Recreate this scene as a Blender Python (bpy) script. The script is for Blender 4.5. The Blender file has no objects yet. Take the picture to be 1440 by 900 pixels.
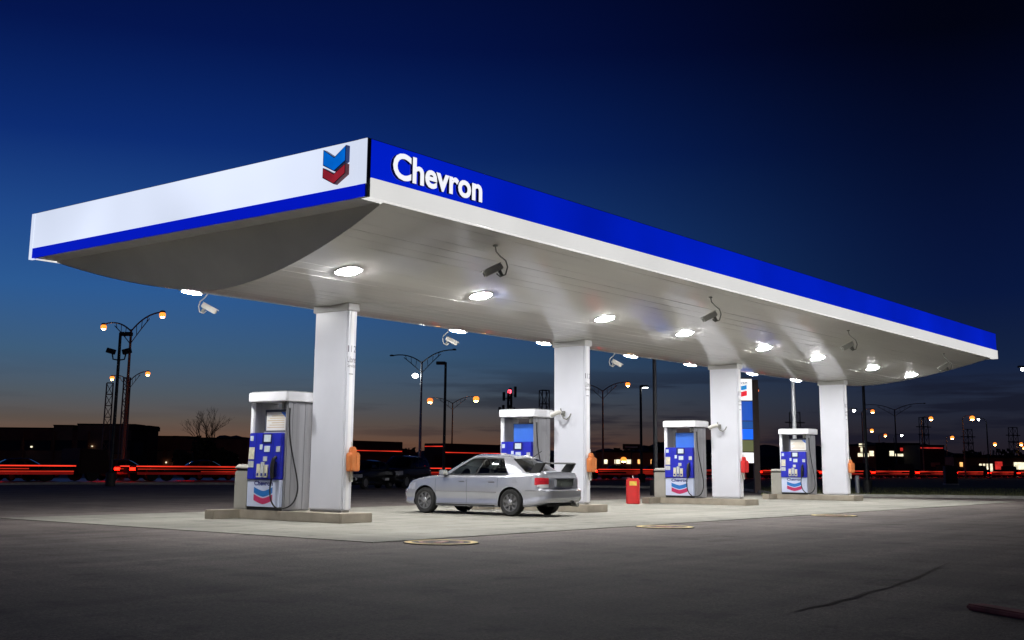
import bpy, bmesh, math, random
from mathutils import Vector, Matrix
R = math.radians
PI = math.pi
sc = bpy.context.scene
C = sc.collection
random.seed(7)

# ------------------------------------------------------------------ camera
YAW, PITCH, ROLL, FPX, CAMZ = R(38.138), R(10.21), R(0.528), 1651.24, 1.2
FW = Vector((math.cos(YAW), math.sin(YAW), 0))
RT = Vector((math.sin(YAW), -math.cos(YAW), 0))
UPV = Vector((0, 0, 1))
_F = FW*math.cos(PITCH) + UPV*math.sin(PITCH)
_U = UPV*math.cos(PITCH) - FW*math.sin(PITCH)
_R2 = RT*math.cos(ROLL) + _U*math.sin(ROLL)
_U2 = _U*math.cos(ROLL) - RT*math.sin(ROLL)
cd = bpy.data.cameras.new('camera')
cam = bpy.data.objects.new('camera', cd); C.objects.link(cam)
cam.matrix_world = Matrix(((_R2.x, _U2.x, -_F.x, 0), (_R2.y, _U2.y, -_F.y, 0), (_R2.z, _U2.z, -_F.z, CAMZ), (0, 0, 0, 1)))
cd.sensor_width = 36; cd.lens = FPX/1440*36; cd.shift_y = -91.757/1440
cd.clip_start = 0.1; cd.clip_end = 20000
sc.camera = cam

def RAY(u, v):
    return _F + _R2*((u-720)/FPX) - _U2*((v-450+91.757)/FPX)
def G(u, d, z=0.0, v=None):
    """world point at height z, at photo column u (on the horizon, or at row v) and forward distance d (metres)"""
    r = RAY(u, 649.03+u/1440*13.28 if v is None else v)
    p = r*(d/r.dot(FW))
    return Vector((p.x, p.y, z))
def H(u, v, d):
    """height of photo pixel (u,v) at forward distance d"""
    r = RAY(u, v)
    return CAMZ + d*r.z/r.dot(FW)

# ------------------------------------------------------------------ view / render
sc.view_settings.view_transform = 'Standard'
sc.view_settings.look = 'None'
sc.view_settings.exposure = 0.0
sc.view_settings.gamma = 1.0
sc.render.engine = 'CYCLES'
sc.cycles.use_denoising = True
sc.cycles.max_bounces = 8
sc.cycles.diffuse_bounces = 4
sc.cycles.glossy_bounces = 4
sc.cycles.transparent_max_bounces = 12
sc.cycles.sample_clamp_indirect = 6.0
sc.cycles.use_light_tree = True

# ------------------------------------------------------------------ world: dusk sky
SUNAZ = YAW + R(62)            # afterglow is out to the left of the frame
def lin(r, g, b):
    f = lambda c: (c/255/12.92) if c/255 <= .04045 else ((c/255+.055)/1.055)**2.4
    return (f(r), f(g), f(b), 1.0)
w = bpy.data.worlds.new('World'); sc.world = w; w.use_nodes = True
nt = w.node_tree; N = nt.nodes; L = nt.links
N.clear()
def nd(t, **kw):
    n = N.new(t)
    for k, v in kw.items(): setattr(n, k, v)
    return n
def mth(op, a, b=None, c=None, clamp=False):
    n = nd('ShaderNodeMath', operation=op); n.use_clamp = clamp
    for i, x in enumerate((a, b, c)):
        if x is None: continue
        if isinstance(x, (int, float)): n.inputs[i].default_value = x
        else: L.new(x, n.inputs[i])
    return n.outputs[0]
out = nd('ShaderNodeOutputWorld')
tc = nd('ShaderNodeTexCoord')
sep = nd('ShaderNodeSeparateXYZ'); L.new(tc.outputs['Generated'], sep.inputs[0])
elev = mth('ARCSINE', sep.outputs[2])
az = mth('ARCTAN2', sep.outputs[1], sep.outputs[0])
daz = mth('SUBTRACT', az, SUNAZ)
cosd = mth('COSINE', daz)                                   # 1 towards the afterglow
ev = mth('DIVIDE', elev, PI/2, clamp=True)                  # 0 horizon .. 1 zenith
evs = mth('POWER', ev, 0.5)
def ramp(stops):
    r = nd('ShaderNodeValToRGB'); cr = r.color_ramp; cr.interpolation = 'B_SPLINE' if False else 'EASE'
    cr.interpolation = 'LINEAR'
    while len(cr.elements) > 1: cr.elements.remove(cr.elements[-1])
    first = True
    for deg, col in stops:
        p = math.sqrt(max(deg, 0)/90)
        e = cr.elements[0] if first else cr.elements.new(p)
        e.position = p; e.color = lin(*col); first = False
    L.new(evs, r.inputs[0]); return r.outputs[0]
warm = ramp([(0, (130, 80, 56)), (1.0, (112, 80, 62)), (2.0, (92, 82, 76)), (3.2, (78, 88, 98)), (5.0, (61, 92, 122)), (8.0, (43, 89, 146)),
             (11, (31, 73, 139)), (15, (11, 43, 113)), (20, (3, 21, 78)), (26, (2, 11, 50)), (40, (2, 5, 26)), (90, (2, 3, 16))])
cool = ramp([(0, (36, 29, 36)), (1.0, (34, 30, 39)), (2.0, (34, 35, 47)), (3.2, (34, 41, 59)), (5.0, (20, 34, 63)), (8.0, (8, 23, 62)),
             (11, (6, 18, 54)), (15, (3, 11, 40)), (20, (1, 3, 17)), (26, (1, 2, 12)), (40, (1, 2, 10)), (90, (1, 2, 9))])
fac = nd('ShaderNodeMapRange'); fac.interpolation_type = 'SMOOTHSTEP'
L.new(cosd, fac.inputs['Value']); fac.inputs['From Min'].default_value = 0.10; fac.inputs['From Max'].default_value = 0.74
mixs = nd('ShaderNodeMix', data_type='RGBA'); L.new(fac.outputs[0], mixs.inputs['Factor']); L.new(cool, mixs.inputs['A']); L.new(warm, mixs.inputs['B'])
# thin dark cloud streaks low over the horizon
cv = nd('ShaderNodeCombineXYZ'); L.new(mth('MULTIPLY', az, 5.5), cv.inputs[0]); L.new(mth('MULTIPLY', elev, 62.0), cv.inputs[1])
ns = nd('ShaderNodeTexNoise'); ns.inputs['Scale'].default_value = 1.0; ns.inputs['Detail'].default_value = 6; ns.inputs['Roughness'].default_value = .55
L.new(cv.outputs[0], ns.inputs['Vector'])
cm = nd('ShaderNodeMapRange'); cm.interpolation_type = 'SMOOTHSTEP'
L.new(ns.outputs['Fac'], cm.inputs['Value']); cm.inputs['From Min'].default_value = .48; cm.inputs['From Max'].default_value = .60
band = nd('ShaderNodeMapRange'); L.new(elev, band.inputs['Value']); band.inputs['From Min'].default_value = R(5.2); band.inputs['From Max'].default_value = R(3.4)
side = nd('ShaderNodeMapRange'); L.new(cosd, side.inputs['Value']); side.inputs['From Min'].default_value = .62; side.inputs['From Max'].default_value = .42
cl = mth('MULTIPLY', mth('MULTIPLY', cm.outputs[0], band.outputs[0]), mth('MULTIPLY_ADD', side.outputs[0], .62, .07))
mixc = nd('ShaderNodeMix', data_type='RGBA'); L.new(cl, mixc.inputs['Factor']); L.new(mixs.outputs['Result'], mixc.inputs['A'])
mixc.inputs['B'].default_value = lin(19, 21, 36)
bg1 = nd('ShaderNodeBackground'); L.new(mixc.outputs['Result'], bg1.inputs[0]); bg1.inputs[1].default_value = 1.0
sky = nd('ShaderNodeTexSky', sky_type='NISHITA'); sky.sun_disc = False; sky.sun_elevation = R(-5.5); sky.sun_rotation = PI/2 - SUNAZ
bg2 = nd('ShaderNodeBackground'); L.new(sky.outputs[0], bg2.inputs[0]); bg2.inputs[1].default_value = 0.05
add = nd('ShaderNodeAddShader'); L.new(bg1.outputs[0], add.inputs[0]); L.new(bg2.outputs[0], add.inputs[1]); L.new(add.outputs[0], out.inputs[0])

# ------------------------------------------------------------------ materials
M = {}
def mat(name, col, rough=.6, metal=0., var=.12, nscale=3., bump=0., bscale=40., coat=0., spec=.5, stretch=None, rvar=0.):
    m = bpy.data.materials.new(name); m.use_nodes = True
    t = m.node_tree; b = t.nodes['Principled BSDF']
    b.inputs['Roughness'].default_value = rough; b.inputs['Metallic'].default_value = metal
    b.inputs['Coat Weight'].default_value = coat; b.inputs['Coat Roughness'].default_value = .08
    b.inputs['Specular IOR Level'].default_value = spec
    co = t.nodes.new('ShaderNodeTexCoord'); src = co.outputs['Object']
    if stretch:
        mp = t.nodes.new('ShaderNodeMapping'); mp.inputs['Scale'].default_value = stretch
        t.links.new(src, mp.inputs[0]); src = mp.outputs[0]
    n = t.nodes.new('ShaderNodeTexNoise'); n.inputs['Scale'].default_value = nscale; n.inputs['Detail'].default_value = 6
    t.links.new(src, n.inputs['Vector'])
    r = t.nodes.new('ShaderNodeValToRGB')
    r.color_ramp.elements[0].position = .25; r.color_ramp.elements[1].position = .75
    r.color_ramp.elements[0].color = tuple(c*(1-var) for c in col[:3])+(1,)
    r.color_ramp.elements[1].color = tuple(min(1, c*(1+var)) for c in col[:3])+(1,)
    t.links.new(n.outputs['Fac'], r.inputs[0]); t.links.new(r.outputs[0], b.inputs['Base Color'])
    if rvar:
        mr = t.nodes.new('ShaderNodeMapRange'); mr.inputs['To Min'].default_value = rough-rvar; mr.inputs['To Max'].default_value = rough+rvar
        t.links.new(n.outputs['Fac'], mr.inputs['Value']); t.links.new(mr.outputs[0], b.inputs['Roughness'])
    if bump:
        n2 = t.nodes.new('ShaderNodeTexNoise'); n2.inputs['Scale'].default_value = bscale; n2.inputs['Detail'].default_value = 4
        t.links.new(src, n2.inputs['Vector'])
        bp = t.nodes.new('ShaderNodeBump'); bp.inputs['Strength'].default_value = bump; bp.inputs['Distance'].default_value = .02
        t.links.new(n2.outputs['Fac'], bp.inputs['Height']); t.links.new(bp.outputs[0], b.inputs['Normal'])
    M[name] = m; return m
def emit(name, col, strength, base=(.02, .02, .02), var=0., nscale=1.5, rough=.3):
    m = bpy.data.materials.new(name); m.use_nodes = True
    t = m.node_tree; b = t.nodes['Principled BSDF']
    b.inputs['Base Color'].default_value = tuple(base)+(1,); b.inputs['Roughness'].default_value = rough
    b.inputs['Emission Color'].default_value = tuple(col)+(1,); b.inputs['Emission Strength'].default_value = strength
    if var:
        co = t.nodes.new('ShaderNodeTexCoord'); n = t.nodes.new('ShaderNodeTexNoise'); n.inputs['Scale'].default_value = nscale; n.inputs['Detail'].default_value = 2
        t.links.new(co.outputs['Object'], n.inputs['Vector'])
        mr = t.nodes.new('ShaderNodeMapRange'); mr.inputs['From Min'].default_value = .3; mr.inputs['From Max'].default_value = .7
        mr.inputs['To Min'].default_value = strength*(1-var); mr.inputs['To Max'].default_value = strength*(1+var)
        t.links.new(n.outputs['Fac'], mr.inputs['Value']); t.links.new(mr.outputs[0], b.inputs['Emission Strength'])
    M[name] = m; return m
def glassmat(name, tint, tr=.5):
    m = bpy.data.materials.new(name); m.use_nodes = True
    t = m.node_tree; t.nodes.remove(t.nodes['Principled BSDF']); o = t.nodes['Material Output']
    a = t.nodes.new('ShaderNodeBsdfTransparent'); a.inputs[0].default_value = tuple(c*tr for c in tint)+(1,)
    g = t.nodes.new('ShaderNodeBsdfGlossy'); g.inputs['Roughness'].default_value = .03; g.inputs[0].default_value = (.9, .9, .9, 1)
    fr = t.nodes.new('ShaderNodeFresnel'); fr.inputs[0].default_value = 1.5
    mx = t.nodes.new('ShaderNodeMixShader')
    t.links.new(fr.outputs[0], mx.inputs[0]); t.links.new(a.outputs[0], mx.inputs[1]); t.links.new(g.outputs[0], mx.inputs[2]); t.links.new(mx.outputs[0], o.inputs[0])
    M[name] = m; return m

# ground
def ground_mat(name, col, rough, speck, patch, stain, bump, rnd=0.):
    m = bpy.data.materials.new(name); m.use_nodes = True
    t = m.node_tree; b = t.nodes['Principled BSDF']; b.inputs['Roughness'].default_value = rough; b.inputs['Specular IOR Level'].default_value = .2
    geo = t.nodes.new('ShaderNodeNewGeometry')
    def noise(sc_, det=5, stretch=None, ro=.5):
        n = t.nodes.new('ShaderNodeTexNoise'); n.inputs['Scale'].default_value = sc_; n.inputs['Detail'].default_value = det; n.inputs['Roughness'].default_value = ro
        src = geo.outputs['Position']
        if stretch:
            mp = t.nodes.new('ShaderNodeMapping'); mp.inputs['Scale'].default_value = stretch; t.links.new(src, mp.inputs[0]); src = mp.outputs[0]
        t.links.new(src, n.inputs['Vector']); return n.outputs['Fac']
    def rng_(src, a, b_, lo, hi):
        q = t.nodes.new('ShaderNodeMapRange'); t.links.new(src, q.inputs['Value'])
        for k, v in zip(('From Min', 'From Max', 'To Min', 'To Max'), (a, b_, lo, hi)): q.inputs[k].default_value = v
        return q.outputs[0]
    def mul(a, b_):
        q = t.nodes.new('ShaderNodeMath'); q.operation = 'MULTIPLY'; t.links.new(a, q.inputs[0]); t.links.new(b_, q.inputs[1]); return q.outputs[0]
    k = mul(rng_(noise(.35), .3, .7, 1-patch, 1+patch), rng_(noise(75, 3, None, .7), .3, .7, 1-speck, 1+speck))
    k = mul(k, rng_(noise(1.3, 9, None, .68), .55, .64, 1, 1-stain))
    k = mul(k, rng_(noise(1., 5, (.10, 1.3, 1)), .38, .62, 1-patch*.9, 1+patch*.9))
    k = mul(k, rng_(noise(1., 4, (1.5, .10, 1)), .40, .60, 1-patch*.6, 1+patch*.6))
    k = mul(k, rng_(noise(24, 6, None, .75), .35, .65, 1-speck*.8, 1+speck*.8))
    if rnd:
        oi = t.nodes.new('ShaderNodeObjectInfo'); k = mul(k, rng_(oi.outputs['Random'], 0, 1, 1-rnd, 1+rnd))
    vm = t.nodes.new('ShaderNodeVectorMath'); vm.operation = 'SCALE'; vm.inputs[0].default_value = col; t.links.new(k, vm.inputs['Scale'])
    t.links.new(vm.outputs[0], b.inputs['Base Color'])
    bp = t.nodes.new('ShaderNodeBump'); bp.inputs['Strength'].default_value = bump; bp.inputs['Distance'].default_value = .012
    t.links.new(noise(75, 4, None, .7), bp.inputs['Height']); t.links.new(bp.outputs[0], b.inputs['Normal'])
    M[name] = m
ground_mat('asphalt', (.160, .136, .124), .80, .50, .17, .34, .9)
mat('old_asphalt', (.05, .045, .043), .38, var=.3, nscale=.6, bump=.25, bscale=20, spec=.5)
ground_mat('concrete', (.240, .232, .200), .78, .09, .11, .34, .3, rnd=.07)
mat('concrete_joint', (.16, .155, .14), .9, var=.2)
mat('island_concrete', (.33, .29, .23), .85, var=.2, nscale=2.5, bump=.3, bscale=25)
mat('soil', (.045, .04, .035), .95, var=.4, nscale=.05)
mat('grass', (.16, .17, .075), .9, var=.45, nscale=1.5)
mat('tar', (.122, .104, .095), 1., spec=.05, var=.2)
mat('yellow_paint', (.80, .60, .22), .7, var=.3, nscale=9)
mat('pink_paint', (.46, .24, .2), .75, var=.3, nscale=8)
mat('red_paint', (.22, .045, .05), .8, var=.5, nscale=6, bump=.4)
mat('curb', (.35, .34, .31), .85, var=.2)
# canopy
mat('soffit', (.90, .89, .86), .11, var=.02, nscale=.6, bump=.26, bscale=.8, stretch=(.5, 4.5, 4.5), spec=.75, rvar=.04)
mat('end_panel', (.84, .85, .78), .45, var=.12, nscale=.6)
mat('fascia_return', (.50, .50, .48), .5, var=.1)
mat('white_metal', (.80, .80, .82), .35, var=.03, nscale=2, bump=.02, bscale=3)
mat('column_white', (.66, .67, .725), .32, var=.05, nscale=1.2, spec=.5, bump=.03, bscale=2.)
mat('collar_grey', (.42, .42, .41), .4, var=.05)
mat('dark_trim', (.03, .035, .06), .4, var=.1)
mat('grey_trim', (.30, .31, .31), .4, var=.1)
emit('sign_white', (.76, .83, 1.0), .93, base=(.3, .3, .3), var=.17, nscale=.22)
emit('sign_blue', (0.0, .012, .52), .90, base=(.0, .01, .12), var=.22, nscale=.28)
emit('stripe_blue', (0.0, .006, .52), .95, base=(.0, .01, .12), var=.06, nscale=.4)
emit('band_white', (.72, .715, .70), .98, base=(.5, .5, .48), var=.05, nscale=.6)
emit('letter_white', (.93, .94, 1.0), .98, base=(.8, .8, .8))
mat('letter_return', (.012, .014, .04), .5, var=.1)
mat('emblem_blue', (.01, .13, .52), .3, var=.15, coat=.4)
emit('emblem_blue_face', (.0, .16, .75), .75, base=(.02, .2, .6), var=.2, nscale=3)
mat('emblem_dark', (.01, .06, .30), .35, var=.1)
emit('emblem_red_face', (.42, .02, .03), .62, base=(.4, .03, .04), var=.25, nscale=3)
mat('emblem_red', (.22, .012, .02), .35, var=.1)
emit('downlight', (1.0, .992, .985), 480, base=(.8, .8, .8))
mat('lamp_frame', (.6, .6, .6), .4, var=.05)
mat('print_grey', (.16, .16, .18), .7, var=.1)
# pumps
mat('pump_side', (.33, .33, .35), .35, metal=.2, var=.12, nscale=2.2, stretch=(6, 1, .15))
mat('pump_white', (.84, .84, .87), .35, var=.05)
mat('pump_inner', (.42, .42, .44), .5, var=.1)
mat('pump_blue', (.018, .025, .42), .38, var=.15, nscale=5)
mat('pump_dark_blue', (.008, .01, .10), .4, var=.15)
mat('header_blue', (.05, .16, .62), .3, var=.08, nscale=2)
mat('header_frame', (.05, .06, .09), .4, var=.1)
mat('header_white', (.78, .77, .72), .5, var=.05)
mat('print_ochre', (.60, .46, .28), .6, var=.1)
mat('lower_panel', (.62, .68, .86), .35, var=.04)
mat('print_blue', (.02, .17, .52), .45, var=.1)
mat('print_navy', (.015, .03, .22), .45, var=.1)
mat('print_red', (.50, .03, .12), .45, var=.12)
mat('screen_pale', (.62, .70, .74), .2, var=.08, nscale=12)
mat('button_cream', (.66, .62, .46), .5, var=.2, nscale=14)
mat('button_grey', (.48, .50, .50), .5, var=.2, nscale=12)
mat('rubber', (.014, .014, .015), .5, var=.2)
mat('bin_grey', (.34, .33, .29), .5, var=.1, nscale=2)
mat('orange_plastic', (.62, .20, .06), .45, var=.18, nscale=5)
mat('red_plastic', (.62, .03, .03), .38, var=.12, nscale=4)
mat('sticker_yellow', (.75, .55, .08), .5, var=.2, nscale=10)
mat('cam_grey', (.56, .56, .50), .45, var=.15)
mat('cam_white', (.62, .60, .55), .45, var=.1)
mat('cam_dark', (.22, .22, .20), .5, var=.15)
# cars
mat('silver_paint', (.46, .47, .515), .25, metal=.6, var=.03, nscale=4, coat=.8)
mat('black_paint', (.008, .008, .009), .25, var=.1, coat=.35, spec=.3)
mat('dark_paint', (.035, .016, .013), .6, var=.1, spec=.2)
mat('tyre', (.016, .016, .016), .85, var=.2, bump=.2)
mat('steel_rim', (.17, .17, .175), .35, metal=.5, var=.2)
mat('hub_metal', (.35, .35, .36), .35, metal=.8, var=.1)
mat('underbody', (.01, .01, .01), .9)
mat('seat_cloth', (.035, .035, .037), .9, var=.2)
mat('wing_black', (.012, .013, .014), .6, var=.2)
mat('tail_red', (.48, .02, .03), .2, var=.25, nscale=14, coat=.8)
mat('lamp_clear', (.62, .62, .64), .12, var=.2, nscale=10, coat=1.)
mat('lamp_smoke', (.30, .30, .32), .12, var=.2, nscale=10, coat=1.)
mat('chrome', (.75, .75, .77), .12, metal=1., var=.05)
mat('plate_white', (.70, .70, .72), .5, var=.08)
mat('plate_dark', (.10, .12, .11), .4, var=.2)
mat('seam', (.06, .06, .065), .7)
glassmat('car_glass', (.72, .78, .78), .38)
glassmat('dark_glass', (.5, .5, .52), .25)
emit('tail_glow', (1.0, .010, .003), 26)
emit('tail_soft', (1.0, .03, .006), 7)
emit('head_glow', (1.0, .88, .70), 40)
emit('amber_glow', (1.0, .30, .04), 14)
# streets
mat('pole_orange_lit', (.30, .15, .10), .6, var=.2)  # orange lamp light on the poles is put into their base colour
mat('pole_dark', (.012, .013, .017), .6, var=.2)
mat('pole_galv', (.42, .43, .45), .45, metal=.3, var=.12)
emit('sodium', (1.0, .26, .035), 2.0)
emit('sodium_soft', (1.0, .22, .04), 1.5)
emit('sodium_lens', (1.0, .50, .16), 55)
emit('lamp_white', (.95, 1.0, 1.0), 26)
emit('beacon_red', (1.0, .05, .08), 6)
mat('brick_dark', (.36, .12, .065), .9, var=.3, nscale=.5)
mat('brick_brown', (.42, .19, .11), .9, var=.3, nscale=.5)
mat('roof_dark', (.03, .022, .02), .9, var=.3)
mat('shop_dark', (.018, .014, .014), .35, var=.3)
emit('shop_lit', (1.0, .9, .62), 1.2, var=.5, nscale=1.0)
emit('shop_red', (1.0, .05, .04), .5, var=.5, nscale=.8)
emit('shop_amber', (1.0, .5, .15), 1.5, var=.4, nscale=.8)
mat('rail_metal', (.5, .5, .5), .4, metal=.2, var=.12)
mat('bark', (.035, .028, .024), .9, var=.3)
mat('foliage', (.035, .040, .026), .9, var=.5, nscale=1.2)
mat('hill', (.040, .034, .034), 1., var=.4, nscale=.02)
emit('pylon_white', (1., 1., 1.), 1.0, base=(.5, .5, .5))
emit('pylon_blue', (.004, .08, .52), .85, base=(.0, .05, .3), var=.06)
emit('pylon_blue_dim', (.003, .10, .42), .62, base=(.0, .05, .3), var=.06)
emit('pylon_blue_bright', (.0, .14, .95), 1.0, base=(.0, .05, .3), var=.06)
emit('pylon_olive', (.115, .125, .045), .85, base=(.1, .1, .05), var=.06)
emit('pylon_logo_blue', (.01, .25, .62), .9, base=(.0, .1, .3))
emit('pylon_logo_red', (.85, .01, .03), .9, base=(.3, .0, .0))
mat('pylon_side', (.06, .035, .03), .6, var=.2)
mat('cabinet_dark', (.015, .014, .014), .6, var=.2)

# ------------------------------------------------------------------ mesh helpers
def tag(o, label=None, cat=None, group=None, kind=None):
    if label: o['label'] = label
    if cat: o['category'] = cat
    if group: o['group'] = group
    if kind: o['kind'] = kind
    return o
def empty(name, loc, rz=0., label=None, cat=None, group=None):
    o = bpy.data.objects.new(name, None); o.empty_display_size = .2
    C.objects.link(o); o.location = loc; o.rotation_euler = (0, 0, rz)
    return tag(o, label, cat, group)
class MB:
    def __init__(s): s.v = []; s.f = []; s.m = []; s.mi = 0
    def add(s, vs, fs):
        b = len(s.v); s.v += [tuple(x) for x in vs]; s.f += [tuple(i+b for i in f) for f in fs]; s.m += [s.mi]*len(fs); return s
    def mat(s, i): s.mi = i; return s
    def box(s, x0, x1, y0, y1, z0, z1):
        vs = [(x0, y0, z0), (x1, y0, z0), (x1, y1, z0), (x0, y1, z0), (x0, y0, z1), (x1, y0, z1), (x1, y1, z1), (x0, y1, z1)]
        return s.add(vs, [(0, 3, 2, 1), (4, 5, 6, 7), (0, 1, 5, 4), (1, 2, 6, 5), (2, 3, 7, 6), (3, 0, 4, 7)])
    def obox(s, o, ax, ay, az):
        o, ax, ay, az = map(Vector, (o, ax, ay, az))
        p = lambda a, b, c: o+ax*a+ay*b+az*c
        vs = [p(-1, -1, -1), p(1, -1, -1), p(1, 1, -1), p(-1, 1, -1), p(-1, -1, 1), p(1, -1, 1), p(1, 1, 1), p(-1, 1, 1)]
        return s.add(vs, [(0, 3, 2, 1), (4, 5, 6, 7), (0, 1, 5, 4), (1, 2, 6, 5), (2, 3, 7, 6), (3, 0, 4, 7)])
    def quad(s, a, b, c, d): return s.add([a, b, c, d], [(0, 1, 2, 3)])
    def prism(s, pts, fn, d0, d1):
        """pts 2-D outline; fn(a,b,d)->xyz"""
        n = len(pts)
        vs = [fn(a, b, d0) for a, b in pts]+[fn(a, b, d1) for a, b in pts]
        return s.add(vs, [tuple(range(n))[::-1], tuple(range(n, 2*n))]+[(i, (i+1) % n, n+(i+1) % n, n+i) for i in range(n)])
    def tube(s, path, r, n=8, r1=None, cap=True):
        path = [Vector(p) for p in path]; k = len(path); rings = []
        up = Vector((0, 0, 1)); prev = None
        for i, p in enumerate(path):
            t = (path[min(i+1, k-1)]-path[max(i-1, 0)]).normalized()
            if prev is None:
                a = t.cross(up) if abs(t.z) < .9 else t.cross(Vector((1, 0, 0)))
            else: a = prev-t*prev.dot(t)
            a.normalize(); prev = a; b = t.cross(a)
            rr = r if r1 is None else r+(r1-r)*i/(k-1)
            rings.append([p+(a*math.cos(2*PI*j/n)+b*math.sin(2*PI*j/n))*rr for j in range(n)])
        vs = [q for ring in rings for q in ring]
        fs = [(i*n+j, i*n+(j+1) % n, (i+1)*n+(j+1) % n, (i+1)*n+j) for i in range(k-1) for j in range(n)]
        if cap: fs += [tuple(range(n))[::-1], tuple((k-1)*n+j for j in range(n))]
        return s.add(vs, fs)
    def lathe(s, prof, o=(0, 0, 0), axis='z', n=20):
        """prof: list of (radius, along)"""
        o = Vector(o); vs = []
        for r, h in prof:
            for j in range(n):
                c, sn = math.cos(2*PI*j/n)*r, math.sin(2*PI*j/n)*r
                vs.append(o+Vector((c, sn, h) if axis == 'z' else ((c, h, sn) if axis == 'y' else (h, c, sn))))
        k = len(prof)
        fs = [(i*n+j, i*n+(j+1) % n, (i+1)*n+(j+1) % n, (i+1)*n+j) for i in range(k-1) for j in range(n)]
        fs += [tuple(range(n))[::-1], tuple((k-1)*n+j for j in range(n))]
        return s.add(vs, fs)
    def ball(s, o, r, n=10, k=6, sz=1.):
        return s.lathe([(max(1e-3, r*math.sin(PI*i/k)), -r*sz*math.cos(PI*i/k)) for i in range(k+1)], o, n=n)
    def build(s, name, mats, parent=None, smooth=None, bevel=0.):
        me = bpy.data.meshes.new(name)
        me.from_pydata(s.v, [], s.f)
        mats = mats if isinstance(mats, (list, tuple)) else [mats]
        for m in mats: me.materials.append(M[m] if isinstance(m, str) else m)
        if len(mats) > 1: me.polygons.foreach_set('material_index', s.m)
        bm = bmesh.new(); bm.from_mesh(me)
        if bevel:
            bmesh.ops.bevel(bm, geom=[e for e in bm.edges if len(e.link_faces) == 2 and e.calc_face_angle(0) > .6], offset=bevel, segments=2, affect='EDGES', clamp_overlap=True)
        bmesh.ops.recalc_face_normals(bm, faces=bm.faces[:])
        bm.to_mesh(me); bm.free()
        if smooth is not None:
            me.shade_smooth(); me.set_sharp_from_angle(angle=R(smooth))
        o = bpy.data.objects.new(name, me); C.objects.link(o)
        if parent: o.parent = parent
        return o
def copy_tree(o, parent=None):
    c = o.copy(); C.objects.link(c)
    if parent: c.parent = parent
    for ch in list(o.children): copy_tree(ch, c)
    return c
def place(o, loc, rz=None, label=None):
    o.location = loc
    if rz is not None: o.rotation_euler = (0, 0, rz)
    if label: o['label'] = label
    return o
def text_polys(body, bold=.0, extrude=0.):
    cu = bpy.data.curves.new('lettering', 'FONT'); cu.body = body; cu.size = 1; cu.offset = bold; cu.extrude = extrude; cu.resolution_u = 4
    o = bpy.data.objects.new('lettering', cu); C.objects.link(o)
    dg = bpy.context.evaluated_depsgraph_get(); me = bpy.data.meshes.new_from_object(o.evaluated_get(dg))
    bpy.data.objects.remove(o); bpy.data.curves.remove(cu)
    v = [x.co.copy() for x in me.vertices]; f = [tuple(p.vertices) for p in me.polygons]; nz = [p.normal.z for p in me.polygons]
    bpy.data.meshes.remove(me)
    x0, x1 = min(p.x for p in v), max(p.x for p in v); y0, y1 = min(p.y for p in v), max(p.y for p in v)
    return v, f, nz, (x0, x1, y0, y1)
def text_on(name, body, fn, w, h, m, parent, bold=.012):
    """flat print: fn(a,b) with a in 0..w to the right, b in 0..h up"""
    v, f, nz, (x0, x1, y0, y1) = text_polys(body, bold)
    b = MB(); b.add([fn((p.x-x0)/(x1-x0)*w, (p.y-y0)/(y1-y0)*h) for p in v], f)
    return b.build(name, m, parent)
def split_islands(v, f):
    par = list(range(len(v)))
    def find(a):
        while par[a] != a: par[a] = par[par[a]]; a = par[a]
        return a
    for q in f:
        for i in q[1:]: par[find(i)] = find(q[0])
    gr = {}
    for k, q in enumerate(f): gr.setdefault(find(q[0]), []).append(k)
    return sorted(gr.values(), key=lambda ks: min(v[i].x for k in ks for i in f[k]))
def struct(name, mb, m, **k): return tag(mb.build(name, m, **k), kind='structure')

# ------------------------------------------------------------------ ground
XA, XC, YN, YF, ZT, ZB, ZLOW, YC, HALF = 13.526, 49.08, 13.733, 24.16, 6.62, 5.615, 4.64, 18.95, 5.21
def sheet(name, pts, z, m):
    return struct(name, MB().add([(x, y, z) for x, y in pts], [tuple(range(len(pts)))]), m)
sheet('ground', [(math.cos(a*PI/24)*6000, math.sin(a*PI/24)*6000) for a in range(48)], -.03, 'soil')
def uv_poly(l): return [tuple(G(u, d).xy) for u, d in l]
a0, a1, a2, a3 = G(-900, 72), G(2300, 46), FW*-60+RT*90, FW*-60-RT*60
lot = [(-25, -45), (95, -45), (95, 2), tuple(G(1500, 52.5).xy), tuple(G(1100, 53.5).xy), tuple(G(1040, 70).xy), tuple(G(500, 72).xy), tuple(G(100, 66).xy), tuple(G(-150, 57).xy), (-25, 45)]
sheet('forecourt', lot, -.004, 'asphalt')
# concrete apron under the canopy, with recessed joints between its slabs
ap = bpy.data.objects.new('concrete_apron', None); C.objects.link(ap); tag(ap, kind='structure')
struct('joint_bed', MB().add([(13.55, 13.36, .002), (49.2, 13.36, .002), (49.2, 24.6, .002), (13.55, 24.6, .002)], [(0, 1, 2, 3)]), 'concrete_joint', parent=ap)
xs = [13.55+i*(49.2-13.55)/8 for i in range(9)]; ys = [13.36, 17.1, 20.85, 24.6]
for i in range(8):
    for j in range(3):
        b = MB().box(xs[i]+.006, xs[i+1]-.006, ys[j]+.006, ys[j+1]-.006, -.02, .008)
        b.build('concrete_slab', 'concrete', ap)
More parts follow.
